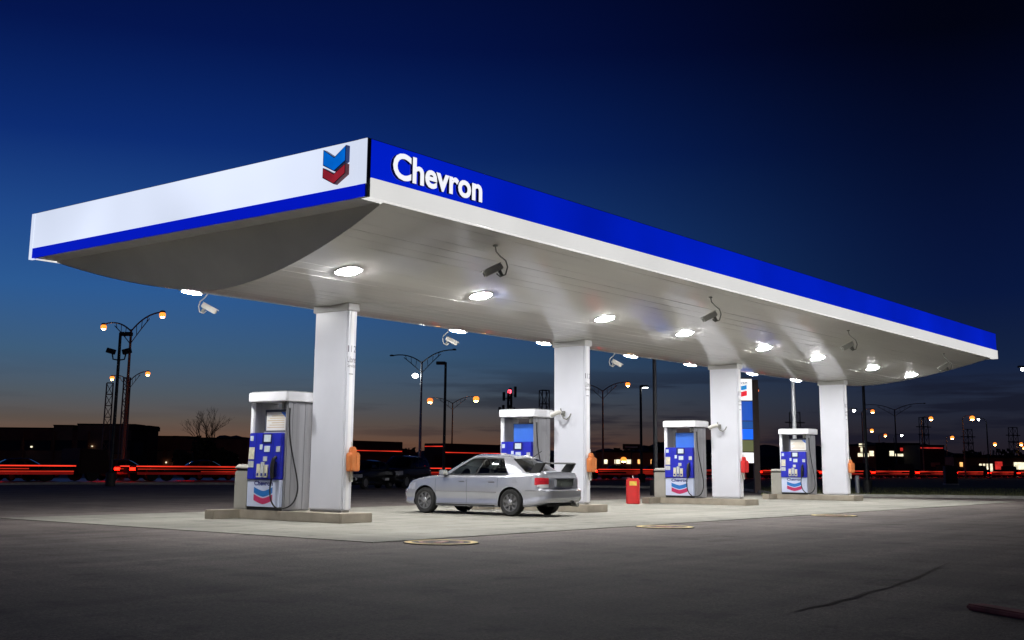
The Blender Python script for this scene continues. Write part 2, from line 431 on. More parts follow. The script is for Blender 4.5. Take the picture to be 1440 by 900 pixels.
# crack and tar seam in the asphalt, worn red marking block
rng = random.Random(3)
cp = [(9.6, 4.50), (10.09, 4.537), (10.4, 4.50), (10.8, 4.56), (11.14, 4.55), (11.7, 4.66), (12.33, 4.65), (12.8, 4.76), (13.36, 4.80), (14.1, 4.93), (15.0, 5.10), (16.2, 5.3)]
vs = []; fs = []
for i, (x, y) in enumerate(cp):
    ww = .014+.022*rng.random() if 0 < i < len(cp)-1 else .004
    vs += [(x, y-ww, .001), (x, y+ww, .001)]
    if i: fs.append((2*i-2, 2*i, 2*i+1, 2*i-1))
struct('asphalt_crack', MB().add(vs, fs), 'tar')
# fuel tank manhole covers beside the apron: painted rings
MANX = [(14.33, 12.62, 'nearest the first pump island'), (21.35, 12.72, 'in the middle of the row of three'), (29.9, 12.72, 'farthest from the camera')]
mh = None
for i, (x, y, wh) in enumerate(MANX):
    lab = 'yellow ringed manhole cover at the apron edge, ' + wh
    if mh is None:
        mh = empty('manhole_cover', (x, y, 0), .4, lab, 'manhole cover', 'painted tank covers along the apron edge')
        def ring(r0, r1, z, n=40, a0=0, a1=2*PI):
            k = n; vs = []; fs = []
            for q in range(k+1):
                a = a0+(a1-a0)*q/k; vs += [(r0*math.cos(a), r0*math.sin(a), z), (r1*math.cos(a), r1*math.sin(a), z)]
                if q: fs.append((2*q-2, 2*q-1, 2*q+1, 2*q))
            return vs, fs
        MB().lathe([(.60, -.01), (.60, .010)], n=36).build('cover_plate', 'asphalt', mh)
        MB().add(*ring(.47, .585, .014)).build('outer_ring', 'yellow_paint', mh)
        b = MB().add(*ring(.30, .36, .014, a0=.5, a1=3.4)); b.add(*ring(.30, .36, .014, a0=3.9, a1=6.1)); b.build('inner_ring', 'pink_paint', mh)
        MB().box(-.2, .2, -.06, .06, .010, .016).build('lift_slot', 'pink_paint', mh)
    else: place(copy_tree(mh), (x, y, 0), .4+i, lab)
# worn painted kerb stone in the foreground corner
k0, k1 = Vector((10.93, 3.40, 0)), Vector((10.35, 2.55, 0))
ws = empty('wheel_stop', (k0+k1)/2, math.atan2((k1-k0).y, (k1-k0).x), 'low worn wheel stop with faded red paint lying on the dark asphalt', 'wheel stop')
MB().prism([(-.5, -.085), (.35, -.09), (.50, -.04), (.49, .05), (.3, .085), (-.45, .08)], lambda a, b_, d: (a, b_, d), 0, .055).build('concrete_block', 'red_paint', ws, bevel=.015)

# ------------------------------------------------------------------ canopy
can = empty('fuel_canopy', (0, 0, 0), 0, 'long white and blue fuel station canopy with curved glossy ceiling on four columns', 'canopy')
def arc(y):
    t = min(1., abs(y-YC)/HALF); return ZLOW+(ZB+.03-ZLOW)*t**1.65
ZS, ZW, SLOPE = 5.838, 5.95, .70  # end panels are sloped inward to catch more light from the ground
# long side fascia (near), illuminated blue box over white band
MB().box(XA+.085, XC-.02, YN, YN+.2, ZW, ZT).build('blue_fascia', 'sign_blue', can)
MB().box(XA+.085, XC+.01, YN-.03, YN+.2, ZB, ZW-.004).build('white_band', 'band_white', can)
MB().box(XA, XA+.08, YN-.012, YN+.2, ZW-.1, ZT-.005).build('corner_trim', 'dark_trim', can)
MB().box(XA, XA+.08, YN-.016, YN+.2, ZB, ZW-.104).build('corner_trim', 'grey_trim', can)
# far long side
MB().box(XA+.085, XC-.02, YF-.2, YF, ZW, ZT).build('blue_fascia', 'sign_blue', can)
MB().box(XA+.085, XC+.01, YF-.2, YF+.03, ZB, ZW-.004).build('white_band', 'band_white', can)
# near short side: backlit white panel over blue stripe, white end strip
f = MB().box(XA-.006, XA+.2, YN+.205, YF-.09, ZS, ZT); f.build('white_fascia', 'sign_white', can)
MB().box(XA-.010, XA+.2, YN+.205, YF-.09, ZB, ZS-.004).build('blue_stripe', 'stripe_blue', can)
MB().box(XA-.014, XA+.08, YF-.086, YF+.03, ZB-.02, ZT).build('end_strip', 'sign_white', can)
MB().box(XA-.014, XA-.002, YN+.0, YN+.2, ZS, ZT).build('white_fascia', 'sign_white', can)
MB().box(XA-.016, XA-.002, YN+.025, YN+.2, ZB, ZS-.004).build('blue_stripe', 'stripe_blue', can)
# far short side
MB().box(XC-.2, XC, YN+.205, YF-.205, ZS, ZT).build('white_fascia', 'sign_white', can)
MB().box(XC-.2, XC+.004, YN+.205, YF-.205, ZB, ZS-.004).build('blue_stripe', 'stripe_blue', can)
# flashing along the top
b = MB().box(XA+.004, XC-.03, YN+.004, YN+.23, ZT+.002, ZT+.012).box(XA+.004, XC-.03, YF-.23, YF-.004, ZT+.002, ZT+.012)
b.box(XA+.004, XA+.23, YN+.232, YF-.232, ZT+.002, ZT+.012).box(XC-.23, XC-.004, YN+.232, YF-.232, ZT+.002, ZT+.012)
b.build('roof_flashing', 'grey_trim', can)
MB().box(XA+.2, XC-.2, YN+.2, YF-.2, ZT-.30, ZT-.2).build('roof_deck', 'roof_dark', can)
# underside: returns, end panels, long soffit planks following the curve
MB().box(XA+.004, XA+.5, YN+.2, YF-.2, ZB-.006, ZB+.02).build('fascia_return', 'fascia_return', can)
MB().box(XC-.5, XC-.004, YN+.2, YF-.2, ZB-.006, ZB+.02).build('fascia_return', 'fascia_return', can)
ya = [YN+.2+(YF-YN-.4)*i/40 for i in range(41)]
for x, d in ((XA+.5, 1), (XC-.5, -1)):
    b = MB(); pts = [(y, arc(y)+.006) for y in ya]+[(YF-.2, ZB+.03), (YN+.2, ZB+.03)]
    b.prism(pts, lambda a, c, q: (x+d*(q+SLOPE*(ZB+.03-c)), a, c), 0, .03); b.build('end_panel', 'end_panel', can)
NP = 38
rng = random.Random(11)
for i in range(NP):
    y0 = YN+.02+(YF-YN-.04)*i/NP; y1 = YN+.02+(YF-YN-.04)*(i+1)/NP-.0016
    y0c, y1c = max(y0, YN+.04), min(y1, YF-.04)
    z0, z1 = arc(y0c), arc(y1c); t = rng.uniform(-.0016, .0016)
    z0 += t; z1 -= t
    b = MB(); nx = 24; X0, X1 = XA+.49, XC-.49
    vs = []; fs = []
    for k in range(nx+1):
        x = X0+(X1-X0)*k/nx; sg_ = 1 if k == 0 else -1 if k == nx else 0; xa, xb = x+sg_*SLOPE*(ZB+.03-z0), x+sg_*SLOPE*(ZB+.03-z1); wv = rng.uniform(-.0014, .0014); wv2 = rng.uniform(-.0014, .0014)
        vs += [(xa, y0c, z0+wv), (xb, y1c, z1+wv2), (xa, y0c, z0+.03), (xb, y1c, z1+.03)]
        if k:
            a = 4*(k-1); c = 4*k
            fs += [(a, c, c+1, a+1), (a, a+2, c+2, c), (a+1, c+1, c+3, a+3), (a+2, a+3, c+3, c+2)]
    b.add(vs, fs).build('soffit_plank', 'soffit', can, smooth=30)
# 3-D emblem on the white fascia
def yz(a, c, d): return (d, a, c)
ex = XA-.012
for nm, zs, face, side in (('blue_chevron', (6.545, 6.375, 6.265, 6.125), 'emblem_blue_face', 'emblem_dark'),
                           ('red_chevron', (6.225, 6.085, 6.045, 5.90), 'emblem_red_face', 'emblem_red')):
    to, tm, bo, bm_ = zs
    b = MB()
    yl, yr, ym = 14.70, 14.14, 14.42
    b.mat(1).prism([(yl, to), (ym, tm), (yr, to), (yr, bo), (ym, bm_), (yl, bo)], yz, ex-.09, ex)
    o = b.build(nm, [face, side], can)
    fb = MB(); xx = ex-.094
    fb.add([(xx, yl-.015, to-.02), (xx, ym, tm-.02), (xx, yr+.015, to-.02), (xx, yr+.015, bo+.012), (xx, ym, bm_+.015), (xx, yl-.015, bo+.012)], [(0, 1, 4, 5), (1, 2, 3, 4)])
    fb.build('lit_face', face, o)
# raised lettering on the blue fascia
v, f, nz, (x0, x1, y0, y1) = text_polys('Chevron', .028)
TX0, TX1, TZ0, TZ1 = 14.09, 16.49, 6.035, 6.515
def tx(p, d): return (TX0+(p.x-x0)/(x1-x0)*(TX1-TX0), YN-d, TZ0+(p.y-y0)/(y1-y0)*(TZ1-TZ0))
for ks in split_islands(v, f):
    ids = sorted({i for k in ks for i in f[k]}); mp = {q: n for n, q in enumerate(ids)}; n = len(ids)
    ff = [tuple(mp[i] for i in f[k]) for k in ks]
    cnt = {}
    for q in ff:
        for a, c in zip(q, q[1:]+q[:1]): cnt.setdefault(frozenset((a, c)), []).append((a, c))
    b = MB()
    b.mat(0).add([tx(v[i], .065) for i in ids], ff)
    ret = MB(); ret.add([tx(v[i], .065) for i in ids]+[tx(v[i], .004) for i in ids], [(a, c, c+n, a+n) for e, l in cnt.items() if len(l) == 1 for a, c in l])
    o = b.build('letter', 'letter_white', can); ret.build('letter_return', 'letter_return', o)
# columns
COLX = [17.71+9.012*k for k in range(4)]
CW = .297
for k, x in enumerate(COLX):
    b = MB().box(x, x+CW, 18.41, 19.455, .235, ZLOW+.06)
    col = b.build('column', 'column_white', can, bevel=.035, smooth=50)
    MB().box(x+.03, x+CW-.03, 18.44, 19.425, .195, .2345).build('column_foot', 'collar_grey', col)
    MB().box(x-.03, x+CW+.03, 18.375, 19.49, 4.50, ZLOW+.12).build('collar', 'collar_grey', col, bevel=.012)
    b = MB().box(x+.10, x+CW-.10, 18.402, 18.4095, .26, 4.49); b.build('cover_strip', 'white_metal', col)
    def cfn(zb, xx=x): return lambda a, c: (xx+.022+a, 18.400, zb+c)
    text_on('number', '1', cfn(3.60), .035, .14, 'print_grey', col, 0)
    text_on('number', '2', lambda a, c, xx=x: (xx+.195+a, 18.400, 3.60+c), .07, .14, 'print_grey', col, 0)
    MB().box(x+.125, x+.135, 18.397, 18.4015, 3.60, 3.74).build('number_bar', 'print_grey', col)
    text_on('service_lettering', 'Libre', cfn(3.375), .24, .13, 'print_grey', col, 0)
    text_on('service_lettering', 'Service', cfn(3.27), .24, .075, 'print_grey', col, 0)
    MB().box(x+.07, x+.2, 18.397, 18.4015, 3.12, 3.135).build('service_line', 'print_grey', col)

# ------------------------------------------------------------------ lights under the canopy
LAMPX = [17.86+9.012*k+s*2.03 for k in range(4) for s in (-1, 1)]
names8 = ['first', 'second', 'third', 'fourth', 'fifth', 'sixth', 'seventh', 'eighth']
proto = None
for row, yy in (('near', 16.48), ('far', 21.42)):
    for i, x in enumerate(LAMPX):
        lab = 'square recessed light in the %s ceiling row, %s from the lettered end' % (row, names8[i])
        slope = (arc(yy+.1)-arc(yy-.1))/.2
        z = arc(yy)-.012
        if proto is None:
            proto = empty('canopy_light', (x, yy, z), 0, lab, 'ceiling light', 'lights recessed in the canopy ceiling')
            MB().lathe([(.235, .02), (.235, -.006), (.275, -.010), (.285, .0), (.285, .02)], n=24).build('lamp_frame', 'lamp_frame', proto, smooth=40)
            b = MB(); nl = 20; b.lathe([(.225*math.cos(q*PI/10), -.004-.046*math.sin(q*PI/10)) for q in range(5)]+[(.012, -.050)], n=nl)
            b.build('lens', 'downlight', proto)
            o = proto
        else:
            o = copy_tree(proto); place(o, (x, yy, z), None, lab)
        o.rotation_euler = (math.atan(slope), 0, 0)

# ------------------------------------------------------------------ islands, pumps, bins
ordn = ['nearest the camera', 'beside the silver car', 'third along the canopy', 'farthest along the canopy']
isl = None; pump = {}; binp = None
isl_tx = ['under the first column, nearest the camera', 'under the second column, behind the silver car', 'under the third column, beside the red drum', 'under the fourth column, farthest along the canopy']
for k in range(4):
    x = 9.012*k
    if isl is None:
        isl = empty('pump_island', (17.28, 17.99, 0), 0, None, 'pump island', 'raised concrete islands carrying the pumps')
        pts = [(0, .03), (.03, 0), (.92, 0), (.95, .03), (.95, 3.2), (1.67, 3.2), (1.67, 3.5), (-.72, 3.5), (-.72, 3.2), (0, 3.2)]
        MB().prism(pts, lambda a, b_, d: (a, b_, d), .0, .195).build('island_slab', 'island_concrete', isl, bevel=.012)
        o = isl
    else: o = copy_tree(isl)
    place(o, (17.28+x, 17.99, 0.008), None, 'raised concrete pump island ' + isl_tx[k])
    if binp is None:
        binp = empty('waste_bin', (17.3, 20.98, .203), 0, None, 'bin', 'grey bins beside the pumps')
        MB().box(0, .62, 0, .46, 0, .84).build('bin_body', 'bin_grey', binp, bevel=.02)
        MB().box(.04, .58, .03, .43, .8405, .892).build('bin_opening', 'cabinet_dark', binp)
        b = MB().prism([(0, .893), (0, .925), (.10, .985), (.52, .985), (.62, .925), (.62, .893)], lambda a, c, d: (a, d, c), -.01, .47)
        b.build('bin_lid', 'bin_grey', binp, bevel=.012)
        o = binp
    else: o = copy_tree(binp)
    place(o, (17.3+x, 20.99, .203), None, 'boxy grey waste bin left of the fuel pump ' + ordn[k])

def make_pump(white_header):
    """local frame: x = 0 at the cabinet front, y = 0 at the near side wall, z = 0 on the island"""
    t = empty('fuel_pump', (0, 0, 0), 0, None, 'fuel pump', 'fuel pumps on the islands')
    b = MB().box(0, .75, 0, .075, 0, 2.36); b.build('side_wall', 'pump_side', t, bevel=.03, smooth=40)
    for xx in (.16, .52): MB().box(xx, xx+.035, -.012, -.0005, .02, 2.33).build('side_rib', 'pump_side', t)
    MB().box(0, .75, 1.13, 1.21, 0, 2.36).build('side_wall', 'pump_side', t, bevel=.03, smooth=40)
    MB().box(-.008, .05, 1.10, 1.212, .69, 2.355).build('front_post', 'pump_white', t, bevel=.012)
    # hood with rounded corners
    pts = []
    for cx, cy, a0 in ((.74, 1.145, 0), (-.035, 1.145, 90), (-.035, -.015, 180), (.74, -.015, 270)):
        pts += [(cx+.08*math.cos(R(a0+q*22.5)), cy+.08*math.sin(R(a0+q*22.5))) for q in range(5)]
    hd = MB().prism(pts, lambda a, c, d: (a, c, d), 2.361, 2.565).build('hood', 'pump_white', t, bevel=.012, smooth=40)
    MB().prism([(a*.9+.03, c*.94+.03) for a, c in pts], lambda a, c, d: (a, c, d), 2.566, 2.585).build('hood_cap', 'grey_trim', hd)
    # dispenser body and header sign
    MB().box(.03, .72, .078, 1.127, 0, 1.66).build('dispenser_body', 'pump_inner', t)
    MB().box(.10, .65, .075, .85, 1.661, 2.19).build('header_frame', 'header_frame', t, bevel=.01)
    if white_header:
        h = MB().box(.085, .099, .125, .775, 1.73, 2.135).build('header_sign', 'header_white', t)
        for q in range(6): MB().box(.082, .0845, .18, .74-.07*(q % 3), 1.79+q*.05, 1.805+q*.05).build('header_print', 'print_ochre', h)
        MB().prism([(.13, 2.13), (.30, 2.13), (.13, 2.0)], yz, .0825, .0848).build('header_print', 'header_blue', h)
        MB().box(.06, .1, .09, .84, 1.60, 1.70).build('header_shelf', 'pump_inner', t, bevel=.01)
    else:
        MB().box(.085, .099, .10, .80, 1.64, 2.165).build('header_sign', 'header_blue', t)
    # blue control panel, slightly sloped
    fx = lambda z: -.10+.035*(z-.66)
    pan = MB().prism([(fx(.665), .665), (fx(1.675), 1.675), (.028, 1.675), (.028, .665)], lambda a, c, d: (a, d, c), .075, 1.145).build('control_panel', 'pump_blue', t, bevel=.012)
    def plate(name, y0, y1, z0, z1, m, d=.012, bev=0.):
        b = MB().add([(fx(z0)-d, y0, z0), (fx(z0)-d, y1, z0), (fx(z1)-d, y1, z1), (fx(z1)-d, y0, z1), (fx(z0)-.001, y0, z0), (fx(z0)-.001, y1, z0), (fx(z1)-.001, y1, z1), (fx(z1)-.001, y0, z1)],
                     [(0, 1, 2, 3), (4, 7, 6, 5), (0, 4, 5, 1), (1, 5, 6, 2), (2, 6, 7, 3), (3, 7, 4, 0)])
        return b.build(name, m, pan)
    plate('panel_seam', .325, .333, .68, 1.66, 'print_navy', .006)
    plate('panel_seam', .905, .913, .68, 1.66, 'print_navy', .006)
    plate('screen_surround', .38, .70, 1.44, 1.655, 'pump_dark_blue', .008)
    plate('price_screen', .42, .63, 1.48, 1.63, 'screen_pale', .018)
    plate('pin_pad', .43, .60, 1.26, 1.39, 'screen_pale', .018)
    plate('card_slot', .68, .76, 1.31, 1.42, 'screen_pale', .016)
    plate('notice', .94, 1.12, 1.10, 1.36, 'button_cream', .010); plate('notice', .94, 1.12, .92, 1.06, 'button_grey', .010)
    plate('logo_tile', 1.0, 1.10, 1.50, 1.61, 'screen_pale', .010)
    for q, (yy, hh) in enumerate(((.44, .27), (.57, .33), (.70, .29))):
        g = plate('grade_button', yy, yy+.10, .71, .71+hh, 'button_cream' if q != 1 else 'button_grey', .03)
        plate('button_label', yy+.02, yy+.08, .74, .80, 'print_navy', .034)
    plate('grade_sign', .50, .62, 1.06, 1.16, 'button_grey', .016)
    plate('side_notice', .10, .22, 1.26, 1.38, 'button_grey', .010)
    # nozzle in its holster
    nz_ = MB().box(-.13, -.085, .15, .27, .72, 1.05).build('nozzle_holster', 'pump_dark_blue', t, bevel=.012)
    b = MB().tube([(-.15, .20, 1.12), (-.19, .205, .98), (-.18, .215, .80), (-.15, .23, .70)], .045, 8)
    b.tube([(-.15, .20, 1.12), (-.10, .20, 1.16), (-.07, .20, 1.12)], .025, 8); b.tube([(-.20, .205, 1.0), (-.235, .21, .9), (-.21, .22, .78)], .012, 6)
    b.build('nozzle', 'rubber', t, smooth=50)
    # lower panel with printed emblem
    lo = MB().box(-.075, .028, .078, 1.142, .075, .655).build('lower_panel', 'lower_panel', t, bevel=.008)
    MB().box(-.06, .028, .08, 1.14, .002, .074).build('kick_plate', 'rubber', t)
    text_on('panel_lettering', 'Chevron', lambda a, c: (-.0785, .905-a, .530+c), .62, .105, 'print_navy', lo, .03)
    def swoosh(zt_, zb_, m, nm):
        n = 10; vs = []; fs = []
        for q in range(n+1):
            tt = q/n*2-1; dz = -.085*(1-abs(tt)**1.4)
            y = .595-tt*.31
            vs += [(-.0785, y, zt_+dz), (-.0785, y, zb_+dz)]
            if q: fs.append((2*q-2, 2*q, 2*q+1, 2*q-1))
        MB().add(vs, fs).build(nm, m, lo)
    swoosh(.50, .375, 'print_blue', 'printed_chevron'); swoosh(.345, .215, 'print_red', 'printed_chevron')
    # hose
    P = [(.05, -.03, 2.2), (.03, -.05, 1.9), (.06, -.07, 1.5), (.14, -.10, 1.1), (.24, -.12, .72), (.27, -.13, .45), (.20, -.12, .22), (.06, -.06, .08), (-.12, .06, .06), (-.17, .2, .2), (-.175, .26, .45), (-.16, .24, .70)]
    path = []
    for i in range(len(P)-1):
        p0, p1, p2, p3 = (Vector(P[max(i-1, 0)]), Vector(P[i]), Vector(P[i+1]), Vector(P[min(i+2, len(P)-1)]))
        for q in range(5):
            s = q/5; path.append(.5*((2*p1)+(-p0+p2)*s+(2*p0-5*p1+4*p2-p3)*s*s+(-p0+3*p1-3*p2+p3)*s**3))
    path.append(Vector(P[-1]))
    MB().tube(path, .017, 8).build('hose', 'rubber', t, smooth=60)
    b = MB().tube([(.06, .12, 2.36), (.05, .12, 2.24), (.07, .04, 2.19), (.05, -.03, 2.20)], .02, 8); b.box(.03, .1, .16, .22, 2.2, 2.35)
    b.build('hose_retractor', 'cam_dark', t)
    return t
hdr = ['with a white instruction header, nearest the camera', 'with a plain blue header, behind the silver car', 'with a plain blue header, near the red drum', 'with a white header, farthest from the camera']
pw = make_pump(True); pb = make_pump(False)
for k in range(4):
    src = pw if k in (0, 3) else pb
    o = src if k in (0, 1) else copy_tree(src)
    place(o, (17.37+9.012*k, 19.85, .203), None, 'blue and grey fuel pump ' + hdr[k])

# washer holders on the column sides
def make_holder(m):
    t = empty('washer_holder', (0, 0, 0), 0, None, 'washer holder', 'windscreen washer holders on the columns')
    b = MB().prism([(-.14, 0), (.14, 0), (.15, .36), (.11, .40), (-.11, .40), (-.15, .36)], lambda a, c, d: (a, d, c), -.16, 0); b.build('holder_body', m, t, bevel=.02, smooth=40)
    MB().prism([(-.11, .4005), (.11, .4005), (.06, .52), (-.06, .52)], lambda a, c, d: (a, d, c), -.10, -.02).build('holder_neck', m, t, bevel=.015)
    MB().box(-.10, -.03, -.166, -.1605, .03, .34).build('holder_rib', m, t); MB().box(.03, .10, -.166, -.1605, .03, .34).build('holder_rib', m, t)
    MB().tube([(-.04, -.06, .50), (-.05, -.07, .62)], .012, 6).build('squeegee_handle', 'cam_white', t)
    MB().box(-.02, .02, -.07, .0, -.22, -.001).build('drip_bracket', 'cam_grey', t)
    return t
hw = make_holder('orange_plastic'); hr = make_holder('red_plastic')
hl = ['orange plastic washer holder on the first column, nearest the camera', 'orange plastic washer holder on the second column, behind the car spoiler',
      'bright red washer holder on the third column, below the price sign', 'orange plastic washer holder on the fourth column, farthest away']
for k in range(4):
    o = hr if k == 2 else (hw if k == 0 else copy_tree(hw))
    place(o, (COLX[k]+.20, 18.395, 1.06), None, hl[k])

# red drum by the third island
d = empty('fire_equipment_drum', (33.88, 21.39, .008), .55, 'bright red drum with handle and yellow sticker standing beside the third island', 'drum')
pts = []
for cx, cy, a0 in ((.165, .135, 0), (-.165, .135, 90), (-.165, -.135, 180), (.165, -.135, 270)):
    pts += [(cx+.09*math.cos(R(a0+q*22.5)), cy+.09*math.sin(R(a0+q*22.5))) for q in range(5)]
MB().prism(pts, lambda a, c, q: (a, c, q), 0, .80).build('drum_body', 'red_plastic', d, bevel=.02, smooth=40)
MB().prism([(a*.9, c*.9) for a, c in pts], lambda a, c, q: (a, c, q), .801, .835).build('drum_lid', 'red_plastic', d, bevel=.01)
MB().tube([(-.14, 0, .83), (-.12, 0, .90), (.12, 0, .90), (.14, 0, .83)], .014, 8).build('carry_handle', 'cam_grey', d)
MB().box(-.2600, -.2555, -.13, .11, .60, .74).build('sticker', 'sticker_yellow', d)
MB().box(-.15, .12, -.2310, -.2255, .60, .74).build('sticker', 'sticker_yellow', d)

# ------------------------------------------------------------------ security cameras
def make_cam(m, arm):
    t = empty('security_camera', (0, 0, 0), 0, None, 'camera', None)
    # hanging from the ceiling: swan neck then tilted housing; origin at the mount, x right, y away
    MB().lathe([(.045, -.02), (.045, .01)], n=12).build('mount_plate', arm, t)
    MB().tube([(0, 0, 0), (.02, -.02, -.12), (.10, -.05, -.22), (.20, -.06, -.30), (.235, -.06, -.42), (.20, -.05, -.56), (.10, -.03, -.60), (.03, -.01, -.54)], .014, 7).build('swan_neck', arm, t, smooth=60)
    ax = Vector((-.80, -.10, -.42)).normalized(); sd = ax.cross(Vector((0, 0, 1))).normalized(); upn = sd.cross(ax)
    o = Vector((-.03, -.02, -.48))
    h = MB().obox(o, ax*.19, sd*.055, upn*.055).build('camera_housing', m, t, bevel=.015)
    MB().obox(o+ax*.02+upn*.068, ax*.21, sd*.066, upn*.008).build('sun_shield', m, h)
    MB().lathe([(.04, 0), (.04, .012)], n=12).build('camera_lens', 'cam_dark', h).matrix_local = Matrix.Translation(o+ax*.192) @ ax.to_track_quat('Z', 'Y').to_matrix().to_4x4()
    MB().obox(o+ax*-.10-upn*.10, ax*.03, sd*.03, upn*.06).build('tilt_joint', 'cam_dark', h)
    return t
cg = make_cam('cam_grey', 'cam_dark'); cw = make_cam('cam_white', 'cam_white')
for k in range(4):
    y = 14.28; x = COLX[k]+(-.06 if k == 0 else -.35 if k == 1 else -.5)
    o = cg if k == 0 else copy_tree(cg)
    tag(o, group='cameras hanging along the near canopy edge')
    place(o, (x, y, arc(y)-.006), YAW-PI/2, 'dark grey security camera under the near canopy edge, ' + ['nearest the lettered corner', 'second from the lettered end', 'third from the lettered end', 'at the far tip of the canopy'][k])
    o.scale = (1.05,)*3
for k in range(3):
    y = 23.35; x = [17.75, 26.75, 35.9][k]
    o = cw if k == 0 else copy_tree(cw)
    tag(o, group='cameras hanging along the far canopy edge')
    place(o, (x, y, arc(y)-.006), YAW-PI/2+PI, 'pale security camera hanging against the sky beyond the canopy, ' + ['left of the first column', 'between the first and second columns', 'between the second and third columns'][k])
cc = empty('security_camera', (COLX[1], 19.1, 2.62), 0, None, 'camera', 'cameras bracketed to the columns')
MB().box(-.02, -.0005, -.05, .05, -.05, .10).build('mount_plate', 'cam_dark', cc)
MB().tube([(-.02, 0, .06), (-.10, .02, .02), (-.14, -.08, -.10), (-.13, -.18, -.14), (-.10, -.26, -.07), (-.09, -.30, .02)], .020, 7).build('bracket_arm', 'cam_dark', cc, smooth=60)
MB().tube([(-.10, .02, .06), (-.16, .14, .05), (-.18, .30, -.02)], .055, 9, r1=.07).build('camera_housing', 'cam_white', cc, smooth=50)
MB().tube([(-.10, .02, .08), (-.11, .03, .17)], .02, 7).build('cable_gland', 'cam_dark', cc)
o = copy_tree(cc)
place(cc, (COLX[1], 19.1, 2.62), None, 'small camera on a bent bracket on the second column beside the pump hood')
place(o, (COLX[2], 19.1, 2.55), None, 'small camera on a bent bracket on the third column beside the pump hood')

# ------------------------------------------------------------------ cars
def interp(xs, ys, x):
    if x <= xs[0]: return ys[0]
    for i in range(1, len(xs)):
        if x <= xs[i]:
            t = (x-xs[i-1])/(xs[i]-xs[i-1]); return ys[i-1]+(ys[i]-ys[i-1])*t
    return ys[-1]
def smooth_interp(xs, ys, x):
    n = len(xs)
    if x <= xs[0]: return ys[0]
    if x >= xs[-1]: return ys[-1]
    i = max(k for k in range(n-1) if xs[k] <= x)
    h = xs[i+1]-xs[i]; t = (x-xs[i])/h
    def d(k):
        if k == 0: return (ys[1]-ys[0])/(xs[1]-xs[0])
        if k == n-1: return (ys[-1]-ys[-2])/(xs[-1]-xs[-2])
        a, b = (ys[k]-ys[k-1])/(xs[k]-xs[k-1]), (ys[k+1]-ys[k])/(xs[k+1]-xs[k])
        return 0 if a*b <= 0 else 2*a*b/(a+b)
    m0, m1 = d(i)*h, d(i+1)*h
    return (2*t**3-3*t*t+1)*ys[i]+(t**3-2*t*t+t)*m0+(-2*t**3+3*t*t)*ys[i+1]+(t**3-t*t)*m1
def sstep(a, b, x):
    t = max(0., min(1., (x-a)/(b-a))); return t*t*(3-2*t)

def car_body_mesh(S, step, nside):
    """lofted lower body, closed, with wheel arches cut; returns verts, faces"""
    xr, xf = S['xr'], S['xf']
    sx = []
    n = max(8, int((xf-xr)/step))
    for i in range(n+1): sx.append(xr+(xf-xr)*i/n)
    sx = sorted(set([round(q, 4) for q in sx]+[round(xr+.015, 4), round(xr+.04, 4), round(xf-.015, 4), round(xf-.04, 4)]))
    V = []; F = []
    def section(x):
        W = smooth_interp(S['wx'], S['wy'], x); zt = smooth_interp(S['tx'], S['tz'], x); zb = smooth_interp(S['bx'], S['bz'], x)
        pts = []
        cr = S.get('crown', .03)
        for a in (0, .25, .5, .68, .80): pts.append((a*W, zt+cr*(1-a*a)))
        sh = .90
        for q in range(7):                                   # rounded shoulder
            t = q/6*PI/2
            pts.append(((sh+(1-sh)*math.sin(t)*.78)*W, zt-.0-.075*(1-math.cos(t))+cr*(1-sh*sh)*(1-q/6)))
        z0 = zt-.075
        for q in range(1, nside+1):
            t = q/nside; z = z0+(zb+.05-z0)*t
            bul = (.978+.022*math.sin(PI*min(1, t*1.05)))*W
            bul += S.get('sill', .012)*sstep(.80, .92, t)-.014*sstep(.55, .62, t)*(1-sstep(.80, .9, t))
            pts.append((bul, z))
        pts.append((.955*W, zb+.01)); pts.append((.90*W, zb)); pts.append((0, zb))
        return pts, zt, zb
    rows = []
    for x in sx:
        pts, zt, zb = section(x); row = []
        for y, z in pts:
            xx = x
            if x < xr+.45:                                  # rear: boot face set back above the bumper
                k = 1-sstep(xr, xr+.45, x)
                xx += S.get('rset', .10)*k*sstep(S['rbz']-.015, S['rbz']+.02, z)
                xx += .05*k*sstep(S['rbz']-.2, zb, z) if z < S['rbz']-.2 else 0
                xx += .05*k*sstep(zt-.16, zt, z)
            if x > xf-.45:
                k = sstep(xf-.45, xf, x)
                xx -= S.get('fset', .08)*k*sstep(S['fbz']-.02, S['fbz']+.04, z)
                xx -= .10*k*sstep(zt-.16, zt, z)
                xx -= .05*k*(1-sstep(zb, zb+.14, z))
            row.append((xx, y, z))
        rows.append(row)
    m = len(rows[0])
    loop = 2*m-2
    for row in rows:
        for p in row: V.append(p)
        for p in row[-2:0:-1]: V.append((p[0], -p[1], p[2]))
    for i in range(len(rows)-1):
        for j in range(loop):
            a, b = i*loop+j, i*loop+(j+1) % loop
            F.append((a, b, b+loop, a+loop))
    # ends: strips across
    for i, flip in ((0, 0), (len(rows)-1, 1)):
        o = i*loop
        for j in range(m-1):
            a, b = o+j, o+j+1
            c, d = o+(loop-j-1) % loop, o+(loop-j) % loop
            if j == 0: q = (a, b, c)
            elif j == m-2: q = (a, b, d)
            else: q = (a, b, c, d)
            F.append(q[::-1] if flip else q)
    return V, F
